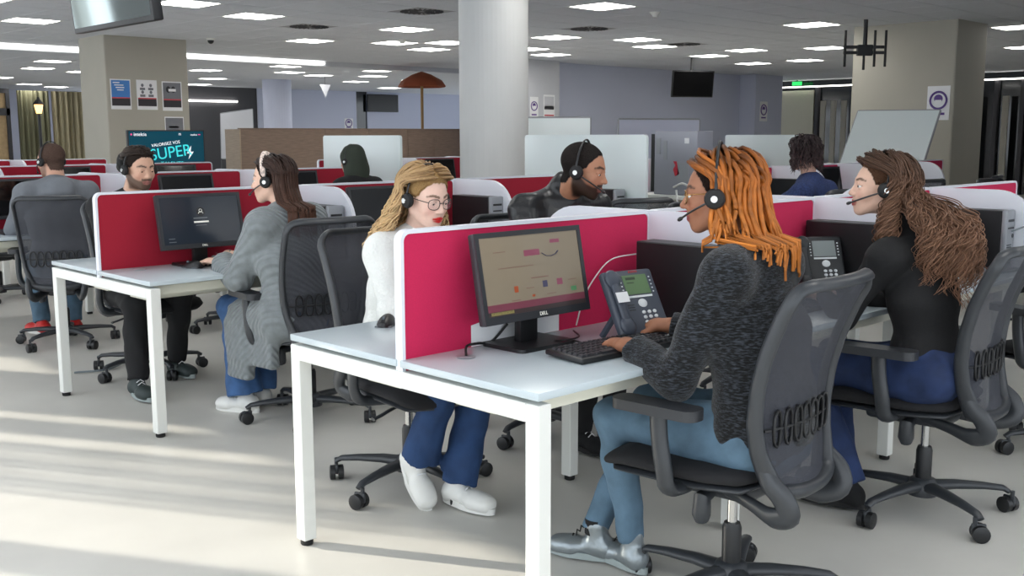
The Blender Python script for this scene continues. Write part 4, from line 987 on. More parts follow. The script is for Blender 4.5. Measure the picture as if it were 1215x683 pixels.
mat('silver_leather', (140,148,152), .28, metal=.6, bump=.25, bscale=40); mat('knit_black', (15,15,17), .85, bump=.15, bscale=120); mat('fluffy_white', (226,228,224), .95, bump=.5, bscale=90, sheen=.4)
mat('cardigan_grey', (126,132,134), .95, wave=('DIAGONAL',17,.0), bump=.6, var=.12, vscale=30, sheen=.2); mat('hoodie_grey', (112,116,122), .95, bump=.2, bscale=60, var=.06); mat('leather_black', (20,21,24), .33, bump=.5, bscale=26, spec=.5)
mat('cloth_black', (22,22,24), .9); mat('shoe_white', (224,224,220), .5, bump=.1, bscale=60); mat('shoe_red', (196,36,34), .5); mat('shoe_dark', (44,54,54), .6); mat('sweater_blue', (44,58,98), .95, var=.35, vscale=90, bump=.3, bscale=200); mat('scarf_green', (46,54,44), .85, bump=.1, bscale=20); mat('glasses_gold', (160,120,70), .25, metal=.8); mat('glasses_dark', (50,34,30), .3); mat('headband_print', (224,206,196), .8, var=.5, vscale=70)
mat('lens_clear', (225,225,228), .05, alpha=.12)
def tint(S, K, n, root, tip, var, seed, mix=None):
    g = np.random.default_rng(seed); a = np.array(srgb(root)); b = np.array(srgb(tip)); t = np.linspace(0,1,K)[None,:,None]
    C = (a*(1-t)+b*t)*(1+var*g.normal(0,1,(S,1,1)))
    if mix is not None: m_ = g.random(S) < mix[0]; C[m_] = np.array(srgb(mix[1]))*(1+.3*g.random((m_.sum(),1,1)))
    return np.repeat(np.clip(C,0,1), n, axis=1).reshape(-1,3) if False else np.clip(np.repeat(C[:,:,None,:], n, axis=2).reshape(-1,3), 0, 1)
def put(P, R, c, s): return c+(P*s)@R.T
def glasses(root, R, c, s, m, round_=True):
    q = lambda v: Vector(c+R@(np.asarray(v,float)*s)); g = MB()
    o = bpy.data.objects.new('glasses', None)
    for sd in (-1,1):
        P = []
        for i in range(20):
            a = 2*PI*i/20; ca, sa = math.cos(a), math.sin(a); P.append(q((sd*.034+.025*math.copysign(abs(ca)**.75,ca), .0965-.010*abs(ca)*(1 if ca*sd > 0 else 0), .002+.021*math.copysign(abs(sa)**.75,sa))))
        g.tube(P, .0016*s, 6, closed=True)
        g.tube([q((sd*.059,.088,.008)),q((sd*.076,.055,.010)),q((sd*.080,.0,.008)),q((sd*.078,-.02,-.004))], .0016*s, 6)
    g.tube([q((-.010,.0985,.006)),q((0,.101,.009)),q((.010,.0985,.006))], .0016*s, 6)
    bpy.data.objects.remove(o); f = g.build('glasses', m, root, 80); ln = MB()
    for sd in (-1,1): ln.add([q((sd*.034+.024*math.cos(2*PI*i/18), .096-.009*max(0,math.cos(2*PI*i/18)*sd), .002+.02*math.sin(2*PI*i/18))) for i in range(18)], [tuple(range(18))])
    ln.build('lens','lens_clear',f,0)
# ---------------- woman with orange locs (front bench, near side)
root, W, R, c, s, Rb = person('woman with orange locs and slate sweater typing at the front bench', (.70,-.14), 0,
    SIT(pel=(.0,-.1,.565), nkb=(.0,-.02,1.07), shL=(-.155,-.055,1.015), shR=(.155,-.02,1.015), elL=(-.235,.05,.72), elR=(.2,.14,.76), wrL=(-.19,.26,.778), wrR=(.10,.36,.79),
        hipL=(-.085,-.05,.535), hipR=(.085,-.05,.535), knL=(-.10,.385,.515), knR=(.08,.38,.53), anL=(-.05,.355,.115), anR=(-.07,.49,.115)),
    ((-.01,.08,1.225),(30,-4),.97), (158,108,82), top=dict(name='sweater', m='sweater_slate', t=.02, ta=.018, cuff=1.1, cut=-.03), pants=dict(m='denim_light', hem=1.0, name='jeans', up=-.01, lk=.9), lips=(150,70,72), brow=(40,24,18),
    hands={'L': ((.3,.95,-.06),(0,.1,1),(.9,-.3,.1),.6),'R': ((-.2,.95,-.1),(0,.1,1),(-.9,0,.1),.6)}, scalp=(30,20,16), scalp_t=.006, neck_r=.048, bust=.9, nose=1.15)
def push1(P, az, sx):
    h = np.clip((-.02-P[:,:,2])/.2, 0, 1); P[:,:,1] -= .10*h*h*sstep(az,1.5,2.3)[:,None]; P[:,:,0] += sx[:,None]*.03*h*sstep(2.3-az,0,.8)[:,None]; return P
S, K = 165, 20
P, u, sx, az = hair_paths(S, K, (8,86), lambda a: np.interp(a,[70,90,120,180],[-.105,-.12,-.165,-.205]), azmin=80, off=.010, push=None, seed=3, drift=22, flare=.12, rnd=.026, zvar=.035)
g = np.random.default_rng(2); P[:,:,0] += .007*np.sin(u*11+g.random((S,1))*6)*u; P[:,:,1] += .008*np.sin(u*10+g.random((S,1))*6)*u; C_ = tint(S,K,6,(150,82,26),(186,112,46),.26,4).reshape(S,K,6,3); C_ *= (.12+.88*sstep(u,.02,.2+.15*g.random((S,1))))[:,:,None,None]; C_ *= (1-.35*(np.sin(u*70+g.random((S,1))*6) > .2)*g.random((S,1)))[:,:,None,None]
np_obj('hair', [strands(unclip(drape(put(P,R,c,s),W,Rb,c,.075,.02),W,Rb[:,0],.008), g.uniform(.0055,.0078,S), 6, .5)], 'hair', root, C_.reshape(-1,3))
glasses(root, R, c, s, 'glasses_gold')
loc_headset(R, c, s, 'black headset with silver boom on the woman with orange locs', -1, .038, wide=.016)
shoe(root, W['anL']+[0,0,-.025], -8, 'silver_leather', 'sole_grey', s=.92, high=True, lacem='cable_black'); shoe(root, W['anR']+[0,0,-.025], 22, 'silver_leather', 'sole_grey', s=.92, high=True, lacem='cable_black')
MB().cyl(W['anL']+np.array([0,0,-.02]),W['anL']+np.array([0,0,.03]),.036,.036).build('sock','cloth_black',root); MB().cyl(W['anR']+np.array([0,0,-.02]),W['anR']+np.array([0,0,.03]),.036,.036).build('sock','cloth_black',root)
# ---------------- woman with long curly hair
root, W, R, c, s, Rb = person('woman with long curly brown hair and black top at the front bench', (1.80,-.16), 0,
    SIT(pel=(0,-.06,.56), nkb=(0,-.01,1.03), shL=(-.15,.04,.975), shR=(.15,-.04,.98), elL=(-.19,.18,.74), elR=(.2,.12,.74), wrL=(-.09,.32,.80), wrR=(.06,.36,.80),
        knL=(-.09,.36,.525), knR=(.1,.36,.53), anL=(-.13,.17,.10), anR=(.0,.27,.10)),
    ((-.02,.15,1.205),(40,3),.93), (222,182,160), shrink=.93, top=dict(name='black_top', m='knit_black', t=.008, ta=.008), pants=dict(m='denim_dark', hem=1.9, name='jeans'), lips=(176,84,84), brow=(78,52,38), bust=.9,
    hands={'L': ((.05,1,-.1),(0,.1,1),(.9,0,.1),.8)}, scalp=(86,60,44), scalp_t=.008, neck_r=.046,
    extra_top=[('c',(1.795,-.13,1.04),(1.79,-.09,1.085),.06,.056,.03)], top_ripple=(.0018,30))
def push2(P, az, sx):
    h = np.clip((-.0-P[:,:,2])/.2, 0, 1); P[:,:,1] -= (.04*h*sstep(az,1.6,2.5)[:,None]); P[:,:,0] += sx[:,None]*.075*h*sstep(2.6-az,0,.8)[:,None]; return P
G, K, C = 160, 90, 7
P, u, sx, az = hair_paths(G, K, (5,88), lambda a: np.interp(a,[80,100,130,180],[-.23,-.28,-.30,-.29]), azmin=90, off=.010, push=None, seed=8, drift=24, flare=.2, rnd=.03, zvar=.05)
P = fall(put(P,R,c,s),u,W,Rb,R,c,.14,.175)
g = np.random.default_rng(3); am = sstep(u,.22,.55)*g.uniform(.010,.020,(G,1)); fr = g.uniform(26,44,(G,1)); ph = g.random((G,1))*6.3
P[:,:,0] += am*np.sin(fr*u+ph); P[:,:,1] += am*np.cos(fr*u+ph)
P = np.repeat(P, C, axis=0); S = G*C; am2 = sstep(u,.2,.7)*.006; f2 = g.uniform(20,60,(S,1)); p2 = g.random((S,1))*6.3
o_ = g.normal(0,1,(S,1,3))*(.0035+.0055*sstep(u,.2,.9))[None,:,None]; P = P+o_; P[:,:,0] += am2*np.sin(f2*u+p2); P[:,:,1] += am2*np.cos(f2*u+p2)
np_obj('hair', [strands(P, g.uniform(.0014,.0026,S), 4, .4)], 'hair', root, tint(S,K,4,(58,40,30),(140,104,82),.2,4))
loc_headset(R, c, s, 'black headset with boom on the curly haired woman', -1, .028, wide=.006)
shoe(root, W['anL'], 12, 'cloth_black', 'rubber', laces=False); shoe(root, W['anR'], 0, 'cloth_black', 'rubber', laces=False)
# ---------------- blonde woman in white (front bench, far side)
root, W, R, c, s, Rb = person('blonde woman in a fluffy white sweater behind the pink divider', (.70,1.36), 180,
    SIT(pel=(0,-.1,.56), nkb=(.0,.0,1.0), shL=(-.155,.02,.95), shR=(.155,.0,.955), elL=(-.2,.14,.76), elR=(.2,.12,.75), wrL=(-.1,.33,.79), wrR=(.1,.33,.79),
        knL=(-.10,.28,.53), knR=(.10,.3,.53), anL=(.05,.30,.095), anR=(.155,.19,.18)),
    ((.0,.07,1.16),(0,-13),.97), (232,196,178), top=dict(name='sweater', m='fluffy_white', t=.02, ta=.022), pants=dict(m='denim_navy', hem=1.7, name='jeans', up=.0), lips=(206,28,34), brow=(96,70,50), bust=.9, eye_close=.8,
    scalp=(160,128,84), scalp_t=.008, neck_r=.046)
def push3(P, az, sx):
    h = np.clip((-.0-P[:,:,2])/.2, 0, 1); P[:,:,1] -= .09*h*sstep(az,1.6,2.5)[:,None]; P[:,:,0] += sx[:,None]*.05*h*sstep(2.6-az,0,.8)[:,None]; return P
S, K = 560, 36
P, u, sx, az = hair_paths(S, K, (5,88), lambda a: np.interp(a,[80,110,180],[-.15,-.2,-.24]), azmin=96, off=.016, push=None, seed=12, drift=20, flare=.42)
g = np.random.default_rng(6); am = sstep(u,.2,.8)*.018; fr = g.uniform(11,22,(S,1)); ph = g.random((S,1))*6.3
P[:,:,0] += am*np.sin(fr*u+ph); P[:,:,1] += am*np.cos(fr*u+ph); P[:,:,0] += am*.4*np.sin(fr*2.7*u+ph)
np_obj('hair', [strands(unclip(drape(put(P,R,c,s),W,Rb,c,.07,.03),W,Rb[:,0],.008), g.uniform(.002,.0038,S), 4, .35)], 'hair', root, tint(S,K,4,(156,124,84),(226,194,146),.14,4,(.12,(124,96,66))))
glasses(root, R, c, s, 'glasses_dark')
loc_headset(R, c, s, 'black headset on the blonde woman', 1, .016, boom=False)
shoe(root, W['anL'], 184, 'shoe_white'); shoe(root, W['anR'], 172, 'shoe_white', pitch=-48)
# ---------------- woman in the grey cardigan (second bench, near side)
root, W, R, c, s, Rb = person('woman in a long grey ribbed cardigan at the second bench', (.88,2.60), 0,
    SIT(pel=(0,-.13,.555), nkb=(0,-.02,1.03), shL=(-.15,-.06,.985), shR=(.15,-.02,.99), elL=(-.2,.1,.72), elR=(.19,.16,.75), wrL=(-.165,.34,.778), wrR=(.0,.42,.79),
        knL=(-.10,.36,.53), knR=(.10,.36,.53), anL=(-.09,.27,.10), anR=(.03,.34,.10)),
    ((-.02,.06,1.185),(38,-3),.95), (226,186,164), top=dict(name='cardigan', m='cardigan_grey', t=.024, ta=.028, cuff=1.3, cut=-.045), pants=dict(m='denim_mid', hem=2.3, name='jeans'), lips=(186,60,62), brow=(46,32,26), bust=.8,
    hands={'L': ((-.2,.98,-.04),(0,.1,1),(.9,0,.1),.25)}, scalp=(40,28,24), scalp_t=.010, neck_r=.045,
    extra_top=[('b',(.725,2.66,.43),(.012,.18,.12),None,.02,.05),('b',(.72,2.78,.35),(.010,.08,.13),None,.02,.05),('b',(.88,2.56,.57),(.13,.06,.04),None,.03,.06),('c',(.79,2.5,.54),(.785,2.75,.535),.115,.1,.05),('c',(.97,2.5,.54),(.975,2.7,.535),.115,.1,.05)], top_ripple=(.002,24))
def push4(P, az, sx):
    h = np.clip((-.02-P[:,:,2])/.18, 0, 1); P[:,:,1] -= .105*h*sstep(az,1.7,2.4)[:,None]; return P
S, K = 360, 20
P, u, sx, az = hair_paths(S, K, (3,88), lambda a: np.interp(a,[90,120,180],[-.2,-.25,-.27]), azmin=104, off=.008, push=None, seed=15, drift=24, flare=.06)
g = np.random.default_rng(7); P[:,:,0] += .004*np.sin(u*7+g.random((S,1))*6)*u
np_obj('hair', [strands(unclip(drape(put(P,R,c,s),W,Rb,c,.12,.0),W,Rb[:,0],.008), g.uniform(.0028,.0045,S), 4, .3)], 'hair', root, tint(S,K,4,(34,24,22),(88,58,44),.2,4))
hb = MB(); q = lambda v: Vector(c+R@(np.asarray(v)*s)); hb.tube([q((.098*math.cos(a), .002+.012*math.sin(a), .03+.112*math.sin(a))) for a in np.linspace(-.05,PI+.05,26)], [.010]+[.017]*24+[.010], 8, flat=.35); hb.build('hair_band','headband_print',root,80)
loc_headset(R, c, s, 'black headset on the woman in the grey cardigan', -1, .016)
shoe(root, W['anL']+[0,0,-.012], 24, 'shoe_white'); shoe(root, W['anR'], 10, 'shoe_white')
# ---------------- man with the hair bun (second bench, far side)
root, W, R, c, s, Rb = person('man with a hair bun behind the dark red divider of the second bench', (.80,4.08), 180,
    SIT(nkb=(0,.0,1.06), knL=(-.1,.32,.52), knR=(.2,.40,.48), anL=(-.12,.2,.10), anR=(.28,.55,.10), wrL=(-.12,.38,.79), wrR=(.12,.38,.79), elL=(-.24,.16,.76), elR=(.24,.16,.76)),
    ((.0,.10,1.215),(4,-10),1.0), (206,164,140), male=True, top=dict(name='dark_shirt', m='cloth_black', t=.012, res=.012), pants=dict(m='cloth_black', hem=1.3, res=.011), lips=(170,110,100), brow=(30,22,18), beard=((34,26,22),.8), scalp=(42,34,30), scalp_t=.004, neck_r=.056, hres=.0045, eye_close=.8)
S, K = 240, 16
P, u, sx, az = hair_paths(S, K, (8,88), lambda a: .0, azmin=158, off=.004, seed=31, drift=20, rnd=.010, zvar=.015); g = np.random.default_rng(9)
np_obj('hair', [strands(put(P,R,c,s), g.uniform(.0022,.0036,S), 4, .4)], 'hair', root, tint(S,K,4,(44,35,30),(70,50,38),.25,4))
np_obj('hair_bun', [sdf_mesh([('e',tuple(c+R@np.array([.03,-.118,.03])),(.04,.035,.045),R,.02),('e',tuple(c+R@np.array([.045,-.11,-.005])),(.03,.03,.04),R,.02)],.005,ripple_fn(.002,120))],'hair',root,None)
root.children[-1].data.color_attributes.new('Col','FLOAT_COLOR','POINT').data.foreach_set('color', np.tile(np.array([*srgb((92,60,38)),1],np.float32), len(root.children[-1].data.vertices)))
loc_headset(R, c, s, 'black headset on the man with the hair bun', 1, .012, boom=False)
shoe(root, W['anR'], 176, 'shoe_dark', 'sole_grey'); shoe(root, W['anL'], 184, 'shoe_dark', 'sole_grey')
# ---------------- man in the grey hoodie (third bench)
root, W, R, c, s, Rb = person('man in a grey hoodie seen from behind at the third bench', (.86,5.40), -14,
    SIT(pel=(0,-.1,.565), nkb=(0,-.04,1.08), shL=(-.19,-.05,1.02), shR=(.19,-.05,1.02), elL=(-.25,.16,.77), elR=(.25,.12,.76), wrL=(-.13,.30,.80), wrR=(.13,.30,.80), knL=(-.13,.37,.52), anL=(-.12,.22,.12), knR=(.13,.37,.52), anR=(.1,.3,.1)),
    ((-.01,.05,1.235),(34,-6),1.0), (196,152,130), male=True, top=dict(name='hoodie', m='hoodie_grey', t=.024, ta=.024, res=.0095), pants=dict(m='denim_light', hem=1.3, name='jeans', res=.01), lips=(170,110,100), brow=(40,28,22), beard=((70,54,46),.5), scalp=(84,66,58), scalp_t=.003, neck_r=.056, hres=.0045,
    extra_top=[('l',(.84,5.26,1.09),(.835,5.235,1.03),.05,.055,(.97,-.24,0),1.7,.04)])
loc_headset(R, c, s, 'black headset on the man in the grey hoodie', -1, .010)
shoe(root, W['anL'], 10, 'shoe_red'); shoe(root, W['anR'], 4, 'shoe_red')
# ---------------- man in the leather jacket (front bench, far side)
root, W, R, c, s, Rb = person('bearded man in a black leather jacket behind the front bench', (1.60,1.46), 180,
    SIT(pel=(0,-.1,.565), nkb=(.02,.07,1.125), shL=(-.19,.07,1.055), shR=(.2,.02,1.065), elL=(-.25,.22,.78), elR=(.27,.14,.79), wrL=(-.1,.4,.8), wrR=(.12,.4,.8)),
    ((.03,.20,1.245),(24,-12),1.03), (176,126,98), male=True, top=dict(name='leather_jacket', m='leather_black', t=.022, ta=.022), pants=dict(m='cloth_black', res=.012), lips=(140,84,74), brow=(20,15,13), beard=((22,17,15),.92), scalp=(36,31,29), scalp_t=.003, neck_r=.058, hres=.0042, eye_close=.5,
    extra_top=[('l',(1.58,1.40,1.12),(1.575,1.375,1.165),.07,.07,(1,0,0),1.15,.02)], top_ripple=(.0045,36), nose=1.1)
loc_headset(R, c, s, 'black headset on the man in the leather jacket', 1, .010)
shoe(root, W['anL'], 180, 'cloth_black', 'rubber'); shoe(root, W['anR'], 180, 'cloth_black', 'rubber')
# ---------------- person in the blue sweater, person in the green head scarf
root, W, R, c, s, Rb = person('person in a blue sweater seen from behind beyond the round column', (4.92,2.12), 0,
    SIT(nkb=(0,-.04,1.08), elL=(-.26,.14,.82), elR=(.26,.14,.78), wrL=(-.12,.3,.95), wrR=(.15,.36,.8)),
    ((.0,.02,1.265),(-8,-4),1.0), (206,164,146), top=dict(name='sweater', m='sweater_blue', t=.022, ta=.022, res=.011), pants=dict(m='denim_dark', res=.013, name='jeans'), scalp=(44,36,38), scalp_t=.016, hres=.006, neck_r=.05)
S, K = 260, 14
P, u, sx, az = hair_paths(S, K, (5,88), lambda a: -.10, azmin=70, off=.012, seed=21, drift=20, flare=.05); g = np.random.default_rng(8); P += g.normal(0,.006,(S,1,3)); P[:,:,0] += .012*np.sin(u*22+g.random((S,1))*6)
np_obj('hair', [strands(unclip(put(P,R,c,s),W,Rb[:,0],.008), g.uniform(.002,.004,S), 4, .4)], 'hair', root, tint(S,K,4,(44,36,38),(84,68,68),.25,4))
root, W, R, c, s, Rb = person('person in a dark green head scarf seen from behind at the third bench', (3.12,5.15), 0,
    SIT(), ((0,.0,1.20),(20,-8),.95), (200,160,140), top=dict(name='dark_top', m='cloth_black', t=.02, res=.013), pants=dict(m='cloth_black', res=.014), hres=.007, detail=False)
np_obj('head_scarf', [sdf_mesh([('e',tuple(c+R@np.array([0,-.02,.035])),(.092,.108,.1),R,.02),('e',tuple(c+R@np.array([0,-.03,-.06])),(.095,.1,.1),R,.05),('l',W['nkb']+[0,0,-.03],W['nkb']+[0,0,.04],.08,.07,(1,0,0),1.5,.05),('-e',tuple(c+R@np.array([0,.11,-.02])),(.06,.05,.09),R,.015)],.007,ripple_fn(.0016,50))],'scarf_green',root)
loc_headset(R, c, s, 'black headset over the green head scarf', -1, .02, boom=False)
# ------------------------------------------------------------------ background things
def board_poster(name, label, cat, lo, hi, m, parts=()):
    t = thing(name, label, cat, lo); d = [b-a for a,b in zip(lo,hi)]; MB().box((0,0,0),d).build('sheet', m, t, 0)
    return t
mat('poster_blue', (70,130,200), .5); mat('poster_grey', (120,122,128), .5); mat('poster_dark', (52,50,56), .5); mat('purple', (96,70,140), .6); mat('poster_red', (200,70,80), .5)
def poster(x, y, z, w, h, label, scheme, axis='y'):
    # hangs on a wall facing -y (axis y) or -x (axis x); x,y,z = upper-left corner seen from the room
    t = thing('poster', label, 'poster', (x,y,z), 0 if axis == 'y' else -PI/2, 'posters on the walls')
    MB().box((0,-.004,-h),(w,0,0)).build('sheet','paper_white',t,0)
    for nm, a, m in scheme: MB().box((a[0]*w,-.006,-h+a[1]*h),(a[2]*w,-.004,-h+a[3]*h)).build(nm,m,t,0)
    return t
ps = lambda m: [('picture',(.05,.4,.95,.96),m),('stripe',(.05,.36,.95,.4),'poster_red'),('caption',(.05,.12,.95,.36),'poster_dark')]
p1 = poster(4.78,13.438,2.24,.31,.44,'blue poster with white heading on the square beige pillar', ps('poster_blue'))
for i, w in enumerate((.1,.14,.13,.1)): MB().box((.04+.02*i,-.007,-.06-.035*i),(.04+.02*i+w,-.006,-.045-.035*i)).build('lettering','paper_white',p1,0)
p2 = poster(5.18,13.438,2.24,.32,.44,'poster with grey figures in the middle of the square beige pillar', ps('tape_paper'))
for i in range(2):
    for j in range(2):
        o = MB().ell((.09+.13*i,-.008,-.08-.1*j),(.022,.003,.026),10).box((.05+.13*i,-.009,-.15-.1*j),(.13+.13*i,-.006,-.115-.1*j)); o.build('figure','poster_grey',p2,0)
p3 = poster(5.58,13.438,2.23,.32,.44,'dark photo poster at the edge of the square beige pillar', ps('poster_grey'))
MB().ell((.1,-.008,-.12),(.035,.003,.05),10).build('figure','poster_dark',p3); MB().ell((.18,-.008,-.12),(.035,.003,.05),10).build('figure','poster_dark',p3); MB().box((.1,-.011,-.15),(.22,-.008,-.11)).build('label_strip','tape_paper',p3,0)
poster(5.6,13.438,1.70,.31,.42,'plain grey poster low on the square beige pillar',[('picture',(.04,.04,.96,.96),'poster_grey'),('lettering',(.2,.6,.7,.66),'tape_paper'),('stripe',(.6,.04,.9,.1),'poster_red')])
def notice(x, y, z, w, h, label, axis='y'):
    t = poster(x, y, z, w, h, label, [], axis); c_ = (w/2, -h*.42); r = w*.36
    MB().tube([(c_[0]+r*math.cos(a),-.006,c_[1]+r*math.sin(a)) for a in np.linspace(0,2*PI,28)[:-1]], r*.13, 6, closed=True).build('ring','purple',t)
    MB().ell((c_[0],-.006,c_[1]+r*.2),(r*.55,.003,r*.5),14).build('head_symbol','purple',t); MB().box((c_[0]-r*.4,-.011,c_[1]-r*.45),(c_[0]+r*.4,-.007,c_[1]+r*.05)).build('mask_symbol','tape_paper',t,0)
    MB().box((w*.2,-.006,-h*.85),(w*.8,-.004,-h*.78)).build('lettering','purple',t,0)
notice(11.797,4.37,2.03,.30,.44,'white notice with a purple mask symbol on the wide beige pillar','x')
notice(12.76,12.698,2.15,.23,.42,'white notice with a purple mask symbol beside the round column')
poster(13.14,12.698,2.2,.32,.44,'grey poster on the white wall face',[('picture',(.08,.45,.92,.92),'wall_white'),('band',(.08,.35,.92,.5),'poster_dark'),('stripe',(.08,.06,.92,.12),'poster_red')])
notice(18.5,26.995,1.98,.34,.36,'small purple notice on the far grey wall'); notice(20.6,12.548,2.22,.34,.48,'purple notice at the end of the long grey wall')
# teal display on a stand
mat('teal_screen', (10,62,78), .25, emit=.55); mat('teal_letter', (60,200,205), .3, emit=.7); mat('white_letter', (230,235,238), .3, emit=.7); mat('pink_letter', (210,70,130), .3, emit=.6)
ds = thing('display_screen', 'large teal display reading SUPER beside the square pillar', 'screen', (3.9,9.95,0), 0)
MB().rbox((-.48,-.02,.91),(.48,.03,1.475),.008).build('housing','black_plastic',ds); MB().box((-.465,-.0225,.93),(.465,-.0205,1.462)).build('screen','teal_screen',ds,0)
MB().box((-.03,.03,.05),(.03,.07,1.2)).box((-.35,-.2,.0),(.35,.2,.05)).build('stand','black_plastic',ds,0)
h90 = (PI/2,0,0)
text('lettering','SUPER',.19,'teal_letter',ds,(.04,-.025,1.21),(PI/2,-.12,0),depth=.002); text('lettering','VALORISEZ VOS',.05,'white_letter',ds,(-.02,-.025,1.315),(PI/2,-.12,0),depth=.001)
text('lettering','intelcia',.055,'white_letter',ds,(-.33,-.025,1.425),h90,depth=.001); MB().ell((-.435,-.024,1.425),(.012,.002,.012),10).build('logo_dot','pink_letter',ds)
text('lettering','intelcia',.03,'white_letter',ds,(.34,-.025,1.42),h90,depth=.001); text('lettering','75',.035,'white_letter',ds,(.16,-.025,1.425),h90,depth=.001); MB().ell((.41,-.024,1.422),(.018,.002,.006),8).build('logo_dot','pink_letter',ds)
MB().prism([(.3,1.29),(.24,1.2),(.28,1.2),(.26,1.13),(.33,1.22),(.29,1.22)],-.026,-.0235,'y').build('lightning_symbol','white_letter',ds,0)
text('lettering','TALENTS',.07,'teal_letter',ds,(.05,-.025,1.08),h90,depth=.001)
# wood partition of the lounge
wp = thing('wood_partition', 'long chest-high wood panelled partition in front of the far wall', 'partition', (7.55,14.6,0))
xs = [0,1.75,2.75,3.7,4.4,5.15]
for a, b in zip(xs, xs[1:]): MB().rbox((a+.004,0,0),(b-.004,.04,1.525),.004,1).build('panel','wood',wp,0)
MB().box((-.02,.0,0),(.004,.5,1.525)).build('end_panel','wood_light',wp,0); MB().box((-.02,-.01,1.525),(5.16,.06,1.545)).build('cap_rail','wood',wp,0)
# televisions
def tv(label, loc, rz, w, h, tilt=0, mount=True, zc=0, wall=False):
    t = thing('television', label, 'television', loc, rz); A = Matrix.Rotation(tilt, 4, 'X')
    MB().rbox((-w/2,-.02,-h/2),(w/2,.03,h/2),.008,2,0,A).build('housing','black_plastic',t); MB().box((-w/2+.02,-.0215,-h/2+.025),(w/2-.02,-.0195,h/2-.02),0,A).build('screen','tv_glass',t,0)
    if mount:
        MB().cyl((0,.06,CH-loc[2]),(0,.06,0),.022,n=12).build('ceiling_pole','black_plastic',t); MB().box((-.12,.03,-.08),(.12,.055,.08),0,A).build('mount_plate','black_plastic',t,0)
    elif wall: MB().box((-.2,.03,-.1),(.2,.06,.1)).build('mount_plate','black_plastic',t,0)
    return t
m_ = mat('tv_glass', (6,6,7), .25, spec=.3)
tv('black television hanging from the ceiling before the long grey wall', (14.75,10.3,2.37), math.radians(-28), .86, .5, .12)
tv('black television on the far grey blue wall', (20.05,26.94,2.5), 0, 1.3, .58, 0, False, wall=True)
mat('tv_mirror', (168,178,176), .05, metal=1)
t_ = tv('ceiling television with glossy screen hanging over the second bench', (.30,3.13,2.2), math.radians(-90), .88, .58, .1)
for ch in t_.children:
    if ch.name.startswith('screen'): ch.data.materials[0] = M['tv_mirror']
# empty television bracket
br = thing('television_bracket', 'empty black television bracket hanging beside the wide beige pillar', 'bracket', (11.0,4.87,CH), math.radians(-44))
MB().cyl((0,0,-.42),(0,0,0),.028,n=12).build('ceiling_pole','black_plastic',br)
MB().rbox((-.1,-.03,-.46),(.1,.03,-.32),.01).box((-.27,-.02,-.44),(.27,.02,-.40)).box((-.27,-.02,-.37),(.27,.02,-.33)).build('cross_plate','black_plastic',br,0)
for x in (-.26,.12,.26): MB().rbox((x-.015,-.035,-.6),(x+.015,-.015,-.14),.003).build('arm','black_plastic',br,0)
MB().rbox((-.03,-.035,-.64),(0,-.015,-.45),.003).build('arm','black_plastic',br,0)
# whiteboards
def whiteboard(label, corners, m='glossy_white', legs=True):
    t = thing('whiteboard', label, 'whiteboard', (0,0,0), 0, 'whiteboards'); P = [Vector(p) for p in corners]; n = (P[1]-P[0]).cross(P[3]-P[0]).normalized()*.012
    MB().add([p-n for p in P]+[p+n for p in P], [(0,1,2,3),(7,6,5,4),(0,4,5,1),(1,5,6,2),(2,6,7,3),(3,7,4,0)]).build('board', m, t, 0)
    fr = MB()
    for a, b in zip(P, P[1:]+P[:1]): fr.cyl(a, b, .014, n=6)
    fr.build('frame','silver',t)
    if legs:
        for a, b in ((P[0],P[3]),(P[1],P[2])): q = a.lerp(b,.1) if a.z < b.z else b; MB().cyl((a.x,a.y,0),a,.015,n=8).build('leg','dark_metal',t)
    return t
whiteboard('tilted whiteboard leaning back in front of the wide beige pillar', [(10.0,4.62,1.0),(10.0,3.58,1.0),(10.28,3.52,1.68),(10.28,4.54,1.69)])
whiteboard('pale whiteboard on a stand just right of the round column', [(7.4,7.44,.75),(7.98,6.9,.75),(7.98,6.9,1.62),(7.4,7.44,1.62)])
whiteboard('grey board with a black clip behind the silver computer case', [(9.3,7.55,.8),(10.4,7.0,.8),(10.4,7.0,1.62),(9.3,7.55,1.62)], 'wall_grey')
whiteboard('white flip board in the dim far corner behind the square pillar', [(10.25,20.2,.9),(10.84,19.75,.9),(10.84,19.75,2.02),(10.3,20.25,1.92)], 'wall_white')
# parasol, lamp post, pennant
pa = thing('parasol', 'orange brown parasol with wooden pole beside the round column', 'parasol', (12.2,15.3,0)); mat('parasol_cloth', (138,68,40), .85); mat('pole_wood', (150,118,72), .6)
MB().lathe([(.02,2.72),(.2,2.66),(.42,2.54),(.5,2.42),(.48,2.40),(.38,2.5),(.02,2.6)],8).build('canopy','parasol_cloth',pa,30); MB().cyl((0,0,.05),(0,0,2.7),.03,n=12).build('pole','pole_wood',pa); MB().lathe([(.25,0),(.25,.05),(.04,.08)],20).build('base','dark_metal',pa)
lp = thing('lantern_post', 'black street style lantern post with warm light by the brown windows', 'lamp', (7.3,23.1,0)); mat('lantern_glow', (255,190,110), .4, emit=3)
MB().lathe([(.12,0),(.12,.1),(.05,.2),(.035,1.0),(.03,1.9),(.05,1.92)],16).build('post','black_plastic',lp); MB().lathe([(.06,1.93),(.1,2.12),(.1,2.14),(.02,2.14)],6).build('glass','lantern_glow',lp,20); MB().lathe([(.14,2.13),(.05,2.24),(.02,2.3)],6).build('cap','black_plastic',lp,20)
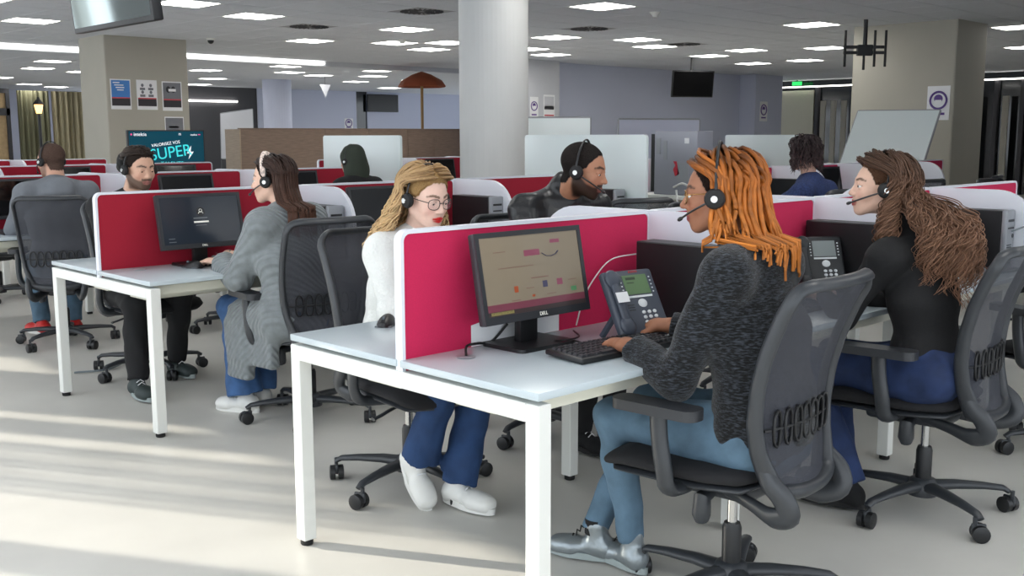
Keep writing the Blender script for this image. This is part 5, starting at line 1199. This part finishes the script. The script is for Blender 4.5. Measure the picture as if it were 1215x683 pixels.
pn = MB().prism([(-.16,.0),(.16,.0),(0,-.31)],-.005,.005,'y').build('pennant','wall_white',None,0,(13.25,20.35,CH-.2)); tag(pn,'small white triangular pennant hanging from the far ceiling','pennant')
cd = MB().cyl((13.25,20.35,CH-.2),(13.25,20.35,CH),.004,n=5); cd.v = [(x-13.25,y-20.35,z-CH+.2) for x,y,z in cd.v]; cd.build('string','cable_black',pn)
# large black monitor and clutter on the rear-left bench
bm_ = thing('large_monitor', 'large black monitor standing on the rear left bench by the brown windows', 'monitor', (.95,10.9+.42,T_), math.radians(-8))
MB().rbox((-.3,-.02,.2),(.3,.03,.62),.008).build('housing','black_plastic',bm_); MB().box((-.28,-.022,.22),(.28,-.0195,.6)).build('screen','screen_black',bm_,0); MB().rbox((-.04,.0,0),(.04,.05,.3),.006).rbox((-.15,-.1,0),(.15,.12,.014),.006).build('stand','black_plastic',bm_)
yl = MB().tube([(.06*math.cos(a),0,.06*math.sin(a)) for a in np.linspace(0,2*PI,20)[:-1]],.02,8,closed=True); mat('yellow', (214,196,50), .5); tag(yl.build('tape_roll','yellow',None,60,(9.45,1.42,.82)),'yellow tape roll beside the wide beige pillar','tape')
# cabinet wall in the back right
for i, (x, m) in enumerate(((15.6,'wood'),(16.3,'wood'),(17.0,'wall_white'),(17.7,'wood'))):
    t = thing('storage_cabinet', ['brown wooden cabinet by the long grey wall, under the hanging television','second brown wooden cabinet along the long grey wall','pale cabinet standing between two brown cabinets','last brown cabinet along the long grey wall'][i], 'cabinet', (x,12.5,0), 0, 'cabinets along the long grey wall')
    MB().rbox((0,0,0),(.62,.45,1.42),.004,1).build('body', m, t, 0); MB().box((.02,-.012,.05),(.305,0,1.38)).build('door', m, t, 0); MB().box((.315,-.012,.05),(.6,0,1.38)).build('door', m, t, 0)
mat('exit_green', (40,190,90), .4, emit=1.5)
ex = thing('exit_sign', 'tiny green exit sign near the ceiling over the dark glazing', 'sign', (23.7,13.4,2.78)); MB().box((0,-.14,-.05),(.03,.14,.05)).build('face','exit_green',ex,0); MB().box((.01,-.02,.05),(.03,.02,.09)).build('bracket','wall_dark',ex,0)
